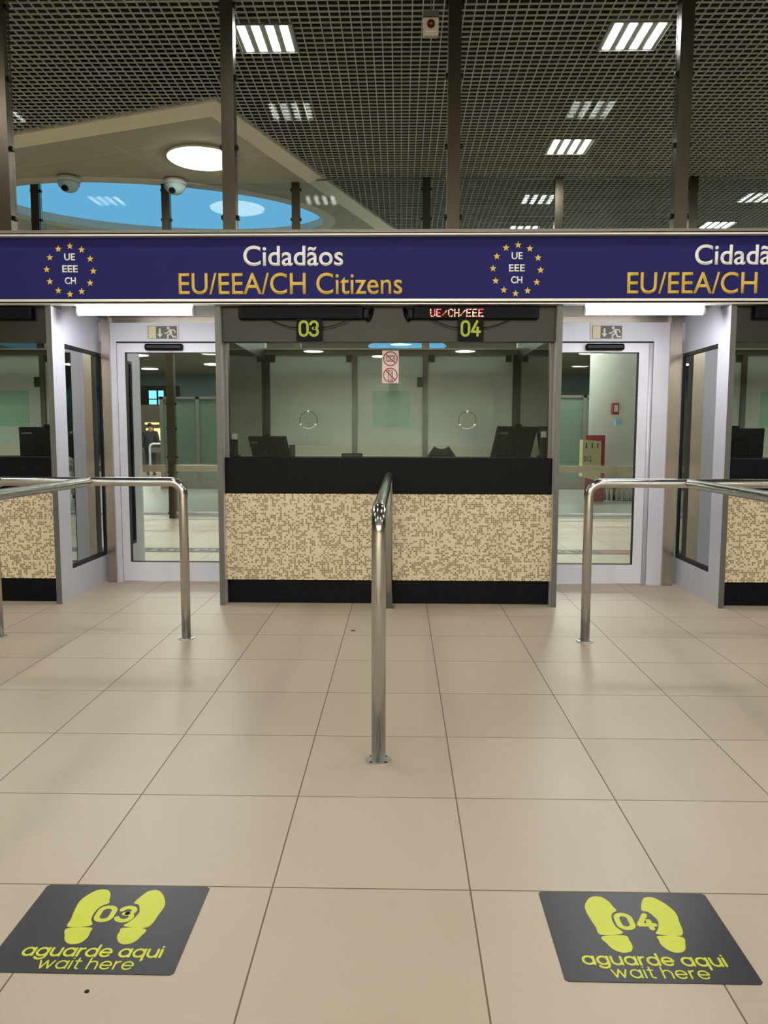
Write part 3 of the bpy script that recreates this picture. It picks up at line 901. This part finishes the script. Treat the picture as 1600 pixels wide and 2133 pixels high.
# prohibition stickers on the glass
for z, lab, kind in ((1.972, 'square no-cards prohibition sticker, upper of two on the booth glass', 0), (1.843, 'square no-phones prohibition sticker, lower of two on the booth glass', 1)):
    t = thing('prohibition_sticker', lab, 'sticker', (-.080, 6.29, z), 'prohibition stickers on the glass')
    cx = -.080
    MB().box(cx-.066, cx+.066, 6.2915, 6.2945, z-.064, z+.064, 0).build('backing', M_paper, t)
    fr = frame_v(cx, 6.2915, z)
    k = MB()
    if kind == 0:
        k.stroke([(-.03, -.02), (.034, -.02), (.034, .022), (-.03, .022), (-.03, -.02)], .0045, fr, .0006)
        k.stroke(arc(.012, .004, .014, .016, 0, 360, 16), .004, fr, .0006); k.stroke([(-.022, -.011), (-.004, -.011)], .004, fr, .0006)
    else:
        k.stroke([(-.018, -.04), (.018, -.04), (.018, .034), (-.018, .034), (-.018, -.04)], .0045, fr, .0006)
        k.stroke([(-.013, .034), (-.02, .046)], .005, fr, .0006); k.stroke([(-.011, .022), (.011, .022), (.011, .006), (-.011, .006), (-.011, .022)], .0035, fr, .0006)
        for r in range(3):
            for c in range(3): k.stroke([(-.009+c*.009, -.008-r*.010), (-.0089+c*.009, -.008-r*.010)], .005, fr, .0006)
    k.build('symbol', M_dark, t)
    r = MB(); fr = frame_v(cx, 6.2908, z)
    r.stroke(arc(0, 0, .054, .054, 0, 360, 40), .0085, fr, .0006); r.stroke([(-.038, .038), (.038, -.038)], .0085, fr, .0006)
    r.build('prohibition_ring', M_red, t)

# ------------------------------------------------------------------ equipment inside the booths


def monitor(x, y, w, h, zt, yaw, tilt, label, logo=None, cam_=True):
    t = thing('monitor', label, 'monitor', (x, y, .76), 'monitors on the booth desks')
    rot = Matrix.Rotation(yaw, 4, 'Z') @ Matrix.Rotation(tilt, 4, 'X')
    cz = zt - h/2*math.cos(tilt)
    T = Matrix.Translation((x, y, cz)) @ rot

    def tr(mb):
        bmesh.ops.transform(mb.bm, matrix=T, verts=mb.bm.verts[:]); return mb
    p = MB().box(-w/2, w/2, -.012, .022, -h/2, h/2, .006); tr(p).build('housing', M_black, t)
    s = MB().box(-w/2+.012, w/2-.012, .0222, .0235, -h/2+.02, h/2-.012); tr(s).build('screen', M_plate, t)
    k = MB().box(-w*.22, w*.22, -.03, -.012, -h*.32, h*.22, .008); tr(k).build('rear_cover', M_blackmetal, t)
    g = MB(); g.box(-.03, .03, -.05, -.02, -h*.6, h*.1, .006); tr(g)
    g.tube([(x, y-.0, .77), (x, y-.0, cz)], .022, 12); g.build('stand', M_black, t)
    MB().box(x-.11, x+.11, y-.09, y+.09, .76, .772, .004).build('foot', M_black, t)
    if cam_:
        c = MB().box(-.03, .03, -.012, .02, h/2-.002, h/2+.022, .006); tr(c).build('webcam', M_black, t)
    if logo:
        o = text_obj('logo', logo, -w/2+.025, -w/2+.025+.09, h/2-.06, h/2-.038, -.0121, prin('pale_logo', (150, 150, 150), .4), t, .01, depth=.0006)
        o.data.transform(Matrix.Translation(-wloc(t)) @ T @ Matrix.Translation(wloc(t)))
    return t


monitor(-1.13, 6.78, .46, .29, 1.352, math.radians(-38), math.radians(18), 'black monitor seen from behind at desk 03', 'Lenovo')
monitor(.985, 6.78, .47, .30, 1.440, math.radians(38), math.radians(17), 'black monitor seen from behind at desk 04, beside the right fin', 'Lenovo')
monitor(-3.06, 6.75, .50, .30, 1.430, 0, math.radians(2), 'black monitor seen from behind in the booth at the left edge', 'Lenovo', True)
monitor(2.86, 6.75, .48, .30, 1.430, 0, math.radians(4), 'black monitor seen from behind in the booth at the right edge', None, True)

for x, z, s, lab in ((-1.365, 1.378, 1, 'slim black stand with a pale square head beside the left fin of the middle booth'), (1.165, 1.43, -1, 'slim black stand with a pale square head beside the right fin of the middle booth')):
    t = thing('reader_stand', lab, 'reader stand', (x, 6.45, 1.186), 'reader stands on the counter')
    m = MB(); m.box(x-.035, x+.035, 6.42, 6.50, 1.186, 1.203, .004); m.build('foot', M_black, t)
    m = MB(); m.box(x-.018, x+.018, 6.45, 6.475, 1.203, z-.05, .004); m.build('stem', M_black, t)
    if s > 0: MB().box(x-.026, x+.02, 6.44, 6.47, z-.05, z, .003).build('head', M_paper, t, 'pale square head')
    else:
        MB().box(x-.03, x+.03, 6.45, 6.475, z-.05, z+.005, .003).build('head', M_black, t)
        MB().box(x-.012, x+.034, 6.444, 6.45, z-.08, z-.03, .002).build('label_plate', M_paper, t, 'pale square plate')
    
t = thing('file_holder', 'two thin black upright dividers beside the monitor of desk 03', 'file holder', (-.89, 6.45, 1.186))
m = MB(); m.box(-.912, -.897, 6.42, 6.5, 1.186, 1.284, .003); m.box(-.886, -.873, 6.42, 6.5, 1.186, 1.286, .003); m.box(-.912, -.873, 6.44, 6.5, 1.186, 1.192); m.build('divider', M_black, t)
t = thing('document_scanner', 'low black box on the counter left of the centre handrail', 'scanner', (-.396, 6.45, 1.186))
MB().box(-.482, -.311, 6.40, 6.50, 1.186, 1.216, .006).build('case', M_black, t)
MB().box(-.46, -.335, 6.398, 6.402, 1.196, 1.203).build('slot', M_dark, t)

ch = thing('office_chair', 'dark office chair with curved backrest behind counter 04', 'chair', (.405, 7.45, 0))
m = MB()
N = 13
for k in (0, 1):
    pass
bmv = m.bm
rows = []
for j in range(7):
    zz = .78+.48*j/6
    row = []
    for i in range(N):
        u = -1+2*i/(N-1)
        wz = .17+.03*math.sin(PI*j/6) - (.10*(j/6)**3)
        top = (abs(u)**2.2)*.028*(j/6)**2 - .028*(j/6)**2
        row.append((.405+u*wz, 7.60+.05*(1-u*u)+.04*(j/6), zz+top))
    rows.append(row)
va = [[bmv.verts.new(p) for p in r] for r in rows]; vb = [[bmv.verts.new((p[0], p[1]+.035, p[2])) for p in r] for r in rows]
for j in range(6):
    for i in range(N-1):
        bmv.faces.new((va[j][i], va[j][i+1], va[j+1][i+1], va[j+1][i])); bmv.faces.new((vb[j][i+1], vb[j][i], vb[j+1][i], vb[j+1][i+1]))
for i in range(N-1):
    bmv.faces.new((va[0][i+1], va[0][i], vb[0][i], vb[0][i+1])); bmv.faces.new((va[6][i], va[6][i+1], vb[6][i+1], vb[6][i]))
for j in range(6):
    bmv.faces.new((va[j][0], va[j+1][0], vb[j+1][0], vb[j][0])); bmv.faces.new((va[j+1][N-1], va[j][N-1], vb[j][N-1], vb[j+1][N-1]))
m.build('backrest', prin('dark_fabric', (26, 27, 26), .8), ch, smooth=True)
MB().box(.165, .645, 7.22, 7.66, .62, .70, .03).build('seat', MATS['dark_fabric'], ch)
MB().tube([(.405, 7.66, .66), (.405, 7.72, .70), (.405, 7.70, .85)], .02, 10).build('back_bar', M_black, ch)
MB().tube([(.405, 7.45, .08), (.405, 7.45, .62)], .026, 12).build('column', M_black, ch)
for k in range(5):
    a = 2*PI*k/5+.3
    ex_, ey_ = .405+.27*math.cos(a), 7.45+.27*math.sin(a)
    lg = MB().tube([(.405, 7.45, .11), (ex_, ey_, .075)], .02, 8).build('leg', M_black, ch)
    MB().tube([(ex_-.02*math.sin(a), ey_+.02*math.cos(a), .03), (ex_+.02*math.sin(a), ey_-.02*math.cos(a), .03)], .03, 12).build('caster', M_black, lg)

# ------------------------------------------------------------------ queue handrails
RR = .030


def bend(p, a, b, r, n=8):
    """Points of a round corner at p between directions towards a and b."""
    p, a, b = Vector(p), Vector(a), Vector(b)
    d1, d2 = (a-p).normalized(), (b-p).normalized()
    s, e = p+d1*r, p+d2*r
    c = p+(d1+d2)*r
    out = []
    for i in range(n+1):
        t = PI/2*i/n
        out.append(c - d2*r*math.cos(t) - d1*r*math.sin(t))
    return out


def flange(mb, x, y):
    mb.lathe([(.056, 0.0), (.056, .0055), (.0545, .007), (.030, .007)], x, y, 0.0, 40, 'z', True)
    return mb


def screws(par, x, y):
    m = MB()
    for k in range(4):
        a = PI/4+k*PI/2; m.lathe([(.0062, .006), (.0062, .0095), (.003, .0108)], x+.043*math.cos(a), y+.043*math.sin(a), 0, 10)
    m.build('screw', M_dark, par)


def rail_centre():
    x, y0, y1, zt = -.086, 3.171, 6.075, 1.058
    t = thing('handrail', 'steel tube handrail in the centre between lanes 03 and 04', 'handrail', (x, 3.171, 0), 'queue handrails')
    P = [(x, y0, .004)] + bend((x, y0, zt), (x, y0, 0), (x, y1, zt), .085) + bend((x, y1, zt), (x, y0, zt), (x, y1, 0), .085) + [(x, y1, .004)]
    MB().tube(P, RR, 28).build('tube', M_rail, t)
    for y in (y0, y1): fo = flange(MB(), x, y).build('flange', M_flange, t); screws(fo, x, y)


def rail_hoop(xa, xb, label, lane):
    y, zt = 5.122, 1.058
    t = thing('handrail', label, 'handrail', ((xa+xb)/2, y, 0), 'queue handrails')
    P = [(xa, y, .004)] + bend((xa, y, zt), (xa, y, 0), (xb, y, zt), .085) + bend((xb, y, zt), (xa, y, zt), (xb, y, 0), .085) + [(xb, y, .004)]
    MB().tube(P, RR, 28).build('tube', M_rail, t)
    xm = lane
    yn = 1.4
    L = [(xm, y-.012, zt)] + bend((xm, yn, zt), (xm, y, zt), (xm, yn, 0), .085) + [(xm, yn, .004)]
    MB().tube(L, RR, 28).build('lane_tube', M_rail, t)
    for xx, yy in ((xa, y), (xb, y), (xm, yn)): fo = flange(MB(), xx, yy).build('flange', M_flange, t); screws(fo, xx, yy)


rail_centre()
rail_hoop(-1.436, -2.712, 'steel tube handrail hoop in front of the left glass door', -2.063)
rail_hoop(1.238, 2.514, 'steel tube handrail hoop in front of the right glass door', 1.885)

# ------------------------------------------------------------------ floor mats
LS = [(-0.079, 0.1719), (-0.062, 0.166), (-0.049, 0.1453), (-0.0425, 0.1189), (-0.0384, 0.104), (-0.0554, 0.0874), (-0.0629, 0.0597), (-0.0605, 0.0281), (-0.0501, -0.0011), (-0.1111, -0.0086), (-0.1173, 0.0268), (-0.1245, 0.069), (-0.127, 0.1056), (-0.1216, 0.1321), (-0.1051, 0.1595), (-0.091, 0.17)]
LH = [(-0.1104, -0.0159), (-0.0468, -0.0104), (-0.0402, -0.0289), (-0.0386, -0.0548), (-0.0471, -0.0741), (-0.0594, -0.0807), (-0.076, -0.0811), (-0.0933, -0.0689), (-0.104, -0.0467)]
RS = [(0.0734, 0.1716), (0.0907, 0.1681), (0.1074, 0.1491), (0.1213, 0.1228), (0.129, 0.0933), (0.1251, 0.0571), (0.1107, -0.0053), (0.0457, -0.0022), (0.0496, 0.0135), (0.0576, 0.0275), (0.0655, 0.0557), (0.0614, 0.0771), (0.0505, 0.0987), (0.0357, 0.1058), (0.042, 0.1322), (0.057, 0.1634)]
RH = [(0.045, -0.0096), (0.1087, -0.0134), (0.1058, -0.045), (0.0988, -0.0643), (0.0864, -0.076), (0.0689, -0.0789), (0.0518, -0.0686), (0.0405, -0.0465), (0.0406, -0.0269)]


def wait_mat(cx, cy, digits, label, rot=0.0, dx=0.0):
    t = thing('waiting_mat', label, 'floor mat', (cx, cy, 0), 'waiting mats')
    m = MB(); c = .008
    m.prism([(-.248+c, -.195), (.248-c, -.195), (.248, -.195+c), (.248, .193-c), (.248-c, .193), (-.248+c, .193), (-.248, .193-c), (-.248, -.195+c)], frame_f(cx, cy, 0.0002), .0018)
    m.build('vinyl_sheet', M_mat, t)
    fr = frame_f(cx+dx, cy, .0020)
    for sole, heel in ((LS, LH), (RS, RH)):
        f = MB(); f.prism(smooth_loop(sole), fr, .0004); f.prism(smooth_loop(heel), fr, .0004); f.build('footprint', M_foot, t)
    d = MB(); stroke_text(d, digits, -.056, .058, .022, .0445, .0155, fr, .0004, .42); d.build('digits', M_foot, t)
    d = MB(); stroke_text(d, 'aguarde aqui', -.188, .186, -.129, .030, .0068, fr, .0004, .36); stroke_text(d, 'wait here', -.124, .126, -.1775, .0285, .0046, fr, .0004, .36); d.build('lettering', M_foot, t)
    t.rotation_euler = (0, 0, rot)


wait_mat(-.82, 2.041, '03', 'black waiting mat with lime footprints and 03', 0.0, .010)
wait_mat(.6695, 2.041, '04', 'black waiting mat with lime footprints and 04', 0.0, 0.0)
t = tag(MB().box(-.340, -.308, 5.347, 5.369, .0, .004, .0015).build('paper_scrap', prin('brown_scrap', (110, 62, 40), .7), None, loc=(-.324, 5.358, 0)), 'tiny brown scrap on the floor left of the centre handrail', 'litter')
t = tag(MB().lathe([(.006, 0), (.006, .0015), (.004, .002)], -.768, 1.784, 0, 14).build('dirt_spot', M_black, None, loc=(-.768, 1.784, 0)), 'small dark spot on the tile below mat 03', 'litter')

# ------------------------------------------------------------------ glass screens beyond the booths


def clip(par, x, y, z, s):
    MB().box(min(x, x+s*.024), max(x, x+s*.024), y-.03, y+.03, z-.018, z+.018, .005).build('clip', M_black, par)


gs = thing('glass_screen', 'tall glass screen on four steel posts rising behind the sign', 'glass screen', (0, 7.15, 2.471))
MB().box(-7.0, 7.0, 7.08, 7.22, 2.471, 2.78).build('base_beam', M_trimg, gs)
NP = [-3.525, -1.520, .458, 2.444]
for x in NP:
    po = MB().box(x-.056, x+.056, 7.09, 7.21, 2.78, 5.395).build('post', M_post, gs)
    for z in (3.29, 3.89, 4.48, 5.08):
        for s in (-1, 1): clip(po, x+s*.056, 7.15, z, s)
for xa, xb in zip([-5.5]+NP, NP+[4.45]):
    MB().box(xa+.066, xb-.066, 7.144, 7.156, 2.785, 5.395).build('pane', M_glasss, gs)

fs = thing('glass_barrier', 'glass barrier on slim steel posts with a flat handrail beyond the doors', 'glass barrier', (0, 12.68, 0))
FP = [-5.788, -3.713, -1.658, .397, 2.462, 4.542]
for x in FP:
    po = MB().box(x-.062, x+.062, 12.62, 12.74, 0, 5.36).build('post', M_post, fs)
    for z in (.08, .75, 1.0, 1.46, 1.86, 2.9, 3.9, 4.75, 5.2):
        for s in (-1, 1): clip(po, x+s*.062, 12.68, z, s)
for xa, xb in zip([-7.9]+FP, FP+[6.6]):
    MB().box(xa+.075, xb-.075, 12.674, 12.686, .06, 5.34).build('pane', M_glassf, fs)
    MB().box(xa+.07, xb-.07, 12.665, 12.695, 5.34, 5.362).build('top_channel', M_trimg, fs)
    MB().box(xa+.08, xb-.08, 12.585, 12.615, .765, .875, .004).build('handrail', M_steel, fs)
    MB().tube([(xa+.075, 12.60, .085), (xb-.075, 12.60, .085)], .028, 14).build('lower_rail', M_alu, fs)

# far hall: tape line, column, cabinet, partitions, people
m = MB().box(-6, 6, 8.96, 9.30, .0005, .002).build('floor_tape', prin('dark_tape', (46, 44, 36), .5), None, loc=(0, 9.13, 0)); tag(m, 'dark printed tape line across the floor behind the doors', 'floor tape')
cream = prin('cream_print', (206, 202, 170), .5)
for i in range(2):
    for k in range(14):
        x = -3.0+k*.105 + .01*(k % 3)
        pass
tl = MB()
for cxs, n in ((-2.95, 11), (1.45, 6)):
    for k in range(n):
        x = cxs+k*.1
        for yy, w in ((9.17, .06), (9.08, .07)):
            if (k*7+int(yy*100)) % 5 == 0: continue
            tl.box(x, x+w, yy, yy+.035, .002, .0026)
tl.tube([(1.98+.11*math.cos(2*PI*i/28), 9.12+.11*math.sin(2*PI*i/28), .003) for i in range(29)], .008, 6, False)
tl.build('tape_print', cream, m)
rp_ = MB(); rp_.prism([(0, 0), (.12, .07), (.75, .07), (.75, -.07), (.12, -.07)], frame_f(2.30, 9.13, .002), .0006); rp_.build('red_arrow', prin('faded_red', (190, 84, 66), .5), m)

cx_, cy_, cr = 5.05, 17.2, .92
co = MB(); co.lathe([(cr, .45), (cr, 5.36)], cx_, cy_, 0, 64)
col = thing('round_column', 'thick pale round column with steel base seen through the right door', 'column', (cx_, cy_, 0)); co.build('shaft', prin('column_grey', (226, 229, 222), .5), col)
fl = MB(); fl.lathe([(cr+.012, 0), (cr+.012, .452), (cr-.02, .46)], cx_, cy_, 0, 64)
for k in range(56):
    a = 2*PI*k/56
    fl.tube([(cx_+(cr+.012)*math.cos(a), cy_+(cr+.012)*math.sin(a), .0), (cx_+(cr+.012)*math.cos(a), cy_+(cr+.012)*math.sin(a), .45)], .042, 10)
fl.build('steel_base', M_rail, col, 'polished steel base')
fb = thing('fire_call_point', 'small red fire call box on the round column', 'call point', (4.42, 16.35, 1.93))
MB().box(4.40, 4.52, 16.36, 16.52, 1.80, 2.03, .005).build('case', M_redp, fb); MB().box(4.425, 4.50, 16.35, 16.361, 1.85, 1.99).build('glass_front', M_paper, fb)
st = MB().box(4.47, 4.61, 16.39, 16.47, 1.58, 1.69).build('notice', prin('sky_blue_notice', (150, 196, 220), .5), None, loc=(4.54, 16.21, 1.63)); tag(st, 'small pale blue notice on the round column', 'notice')
hc = thing('hose_cabinet', 'beige wall cabinet on a red panel seen through the right door', 'hose cabinet', (4.1, 16.6, 0))
MB().box(3.83, 4.22, 16.21, 16.26, 0, 1.37).build('red_panel', M_redp, hc)
m = MB(); m.prism([(3.70, .53), (4.07, .43), (4.07, 1.25), (3.70, 1.28)], (Vector((0, 16.205, 0)), Vector((1, 0, 0)), Vector((0, 0, 1)), Vector((0, -1, 0))), .28); m.build('cabinet_box', M_beige, hc)
m = MB()
for x in (3.77, 3.89, 4.0): m.box(x-.012, x+.012, 15.918, 15.926, 1.11, 1.21)
m.build('label_mark', M_dark, hc)
text_obj('number', '012', 3.73, 3.88, .84, .95, 15.924, M_dark, hc, .01)


def partition(x0, x1, y, zt, label, muls):
    t = thing('glass_partition', label, 'partition', ((x0+x1)/2, y, 0), 'green glass partitions')
    f = MB(); f.box(x0, x1, y-.04, y+.04, zt-.06, zt); f.box(x0, x1, y-.03, y+.03, 0, .22)
    for x in muls: f.box(x-.045, x+.045, y-.04, y+.04, 0, zt)
    f.build('frame', M_trimg, t)
    for a, b in zip(muls[:-1], muls[1:]): MB().box(a+.045, b-.045, y-.006, y+.006, .22, zt-.06).build('pane', M_greeng, t)


partition(-6.02, -1.6, 19.5, 2.30, 'green glass partition seen through the left door', [-5.95, -5.05, -3.4, -1.65])
partition(3.3, 8.2, 19.8, 2.36, 'green glass partition seen through the right door', [3.35, 4.62, 6.2, 8.15])
t = thing('handrail', 'small steel rail hoop far behind the left door, in front of the people', 'handrail', (-6.6, 21.8, 0))
MB().tube([(-7.02, 21.8, .003)] + [(-7.02, 21.8, 1.0), (-6.99, 21.8, 1.07), (-6.92, 21.8, 1.1), (-5.9, 21.8, 1.1), (-5.83, 21.8, 1.07), (-5.8, 21.8, 1.0)] + [(-5.8, 21.8, .003)], .032, 14).build('tube', M_alu, t)
MB().box(-6.98, -5.84, 21.79, 21.81, .86, 1.0).build('panel', M_trimg, t)
t = thing('shop_front', 'small warm lit shop front far behind the left door', 'shop front', (-10.4, 33.0, 0))
MB().box(-12.5, -7.5, 33.0, 33.4, 0, 2.6).build('fascia_wall', prin('dusty_brown', (84, 76, 68), .6), t)
for xa, xb, za, zb in ((-10.75, -10.50, 1.15, 1.62), (-10.42, -10.05, 1.1, 1.62), (-10.8, -10.2, 1.78, 1.86)):
    MB().box(xa, xb, 32.97, 33.0, za, zb).build('lit_window', M_shop, t)
w = thing('window_1', None, None, (-10.3, 33.0, 2.7)); w['kind'] = 'structure'
MB().box(-11.0, -9.3, 33.0, 33.1, 2.6, 3.4).build('window_frame', M_blackmetal, w)
for xa, xb in ((-10.6, -10.28), (-10.2, -9.98)):
    for za, zb in ((2.62, 2.82), (2.86, 3.2)): MB().box(xa, xb, 32.98, 33.0, za, zb).build('pane', M_bluewin, w)

rs = thing('round_poster', 'round teal hanging poster mirrored in the dark side glass of the left booth', 'poster', (.9, 16.0, 2.07))
MB().lathe([(.44, 0), (.44, .02)], .9, 16.0, 2.07, 48, 'y').build('disc', prin('teal_poster', (40, 108, 128), .45), rs)
MB().lathe([(.20, 0), (.20, .003)], .82, 15.98, 2.20, 32, 'y').build('navy_circle', prin('navy_print', (22, 32, 70), .5), rs)
MB().lathe([(.11, 0), (.11, .003)], .80, 15.976, 1.99, 24, 'y').build('orange_patch', prin('orange_print', (206, 120, 66), .5), rs)
m = MB(); m.tube([(.9, 16.0, 2.5), (.9, 16.0, ZC)], .004, 6); m.build('hanger', M_dark, rs)


def skin_mesh(verts, edges, radii, mat, name, parent, root=0, sub=1):
    me = bpy.data.meshes.new(name); me.from_pydata(verts, edges, [])
    o = bpy.data.objects.new(name, me); C.objects.link(o)
    o.modifiers.new('skin', 'SKIN')
    sk = me.skin_vertices[0].data
    for i, r in enumerate(radii):
        sk[i].radius = r if isinstance(r, tuple) else (r, r); sk[i].use_root = (i == root)
    s = o.modifiers.new('sub', 'SUBSURF'); s.levels = sub; s.render_levels = sub
    dg = bpy.context.evaluated_depsgraph_get()
    m2 = bpy.data.meshes.new_from_object(o.evaluated_get(dg)); bpy.data.objects.remove(o)
    for p in m2.polygons: p.use_smooth = True
    m2.materials.clear(); m2.materials.append(mat)
    r = bpy.data.objects.new(name, m2); C.objects.link(r); r.parent = parent
    return r


def person(x, y, rz, h, label, top, legs, arm=0.0):
    t = thing('person', label, 'person', (x, y, 0)); t.rotation_euler = (0, 0, rz)
    k = h/1.75
    V = [(0, 0, .95), (0, 0, 1.2), (0, 0, 1.42), (0, 0, 1.5), (0, -.01, 1.6), (0, -.015, 1.70)]
    R = [(.14, .10), (.13, .09), (.15, .09), .05, (.075, .095), (.06, .075)]
    Ed = [(0, 1), (1, 2), (2, 3), (3, 4), (4, 5)]
    nose = len(V); V.append((0, -.115, 1.61)); R.append(.014); Ed.append((4, nose))
    hands = []
    for s in (-1, 1):
        i = len(V); fw = arm if s > 0 else 0
        V += [(s*.19, 0, 1.40), (s*.25, .0, 1.14), (s*.26, -.06-fw, .90+fw*.5), (s*.26, -.08-fw*1.1, .82+fw*.5)]; R += [.055, .042, .028, (.02, .035)]
        Ed += [(2, i), (i, i+1), (i+1, i+2), (i+2, i+3)]
        wx, wy, wz = V[i+3]
        for f in range(4):
            j = len(V); oy = -.03+.02*f; L = (.06, .075, .072, .055)[f]
            V += [(wx, wy+oy, wz-.035), (wx-s*.012, wy+oy-.004, wz-.035-L*.6), (wx-s*.03, wy+oy-.004, wz-.035-L)]; R += [.009, .009, .008]; Ed += [(i+3, j), (j, j+1), (j+1, j+2)]
        j = len(V); V += [(wx-s*.01, wy-.045, wz-.01), (wx-s*.02, wy-.06, wz-.05)]; R += [.010, .009]; Ed += [(i+3, j), (j, j+1)]
        i = len(V); V += [(s*.09, 0, .86), (s*.10, -.01, .48), (s*.10, .02, .08), (s*.10, -.13, .035)]; R += [.085, .055, .038, (.04, .03)]
        Ed += [(0, i), (i, i+1), (i+1, i+2), (i+2, i+3)]
    V = [(a*k, b*k, c*k) for a, b, c in V]; R = [tuple(q*k for q in r) if isinstance(r, tuple) else r*k for r in R]
    b = skin_mesh(V, Ed, R, M_skin, 'body', t)
    JV = [(0, 0, .84), (0, 0, .95), (0, 0, 1.2), (0, 0, 1.43), (0, .0, 1.49)]; JR = [(.20, .15), (.20, .145), (.19, .14), (.19, .125), (.085, .08)]; JE = [(0, 1), (1, 2), (2, 3), (3, 4)]
    for s in (-1, 1):
        i = len(JV); fw = arm if s > 0 else 0
        JV += [(s*.19, 0, 1.40), (s*.25, 0, 1.14), (s*.26, -.06-fw, .91+fw*.5)]; JR += [.09, .075, .055]; JE += [(3, i), (i, i+1), (i+1, i+2)]
    skin_mesh([(a*k, b_*k, c*k) for a, b_, c in JV], JE, [tuple(q*k for q in r) if isinstance(r, tuple) else r*k for r in JR], top, 'jacket', t)
    TV = [(0, 0, .95)]; TR = [(.155, .115)]; TE = []
    for s in (-1, 1):
        i = len(TV); TV += [(s*.09, 0, .86), (s*.10, -.01, .48), (s*.10, .02, .07)]; TR += [.10, .072, .055]; TE += [(0, i), (i, i+1), (i+1, i+2)]
    skin_mesh([(a*k, b_*k, c*k) for a, b_, c in TV], TE, [tuple(q*k for q in r) if isinstance(r, tuple) else r*k for r in TR], legs, 'trousers', t)
    for s in (-1, 1):
        skin_mesh([(s*.10*k, .04*k, .045*k), (s*.10*k, -.06*k, .045*k), (s*.105*k, -.17*k, .035*k)], [(0, 1), (1, 2)], [.045*k, .048*k, (.045*k, .032*k)], M_shoe, 'shoe', t)
    hv = [(0, .03, 1.60), (0, .025, 1.68), (0, 0, 1.735)]
    skin_mesh([(a*k, b_*k, c*k) for a, b_, c in hv], [(0, 1), (1, 2)], [(.085*k, .08*k), (.09*k, .095*k), (.06*k, .075*k)], M_hair, 'hair', t)
    for s in (-1, 1):
        MB().lathe([(.009*k, 0), (.007*k, .006*k)], s*.03*k+x, -.088*k+y, 1.635*k, 10, 'y').build('eye', M_dark, t)
    return t


person(-8.35, 26.0, math.radians(185), 1.76, 'person in a charcoal jacket seen from behind, far beyond the left door', M_jacket, M_jeans)
person(-8.02, 27.2, math.radians(160), 1.70, 'person in a pale top beside the one in charcoal', M_whitecloth, M_jeans)
person(1.35, 16.4, math.radians(200), 1.68, 'person in dark clothes mirrored in the dark side glass of the left booth', M_jeans, M_whitecloth, .1)
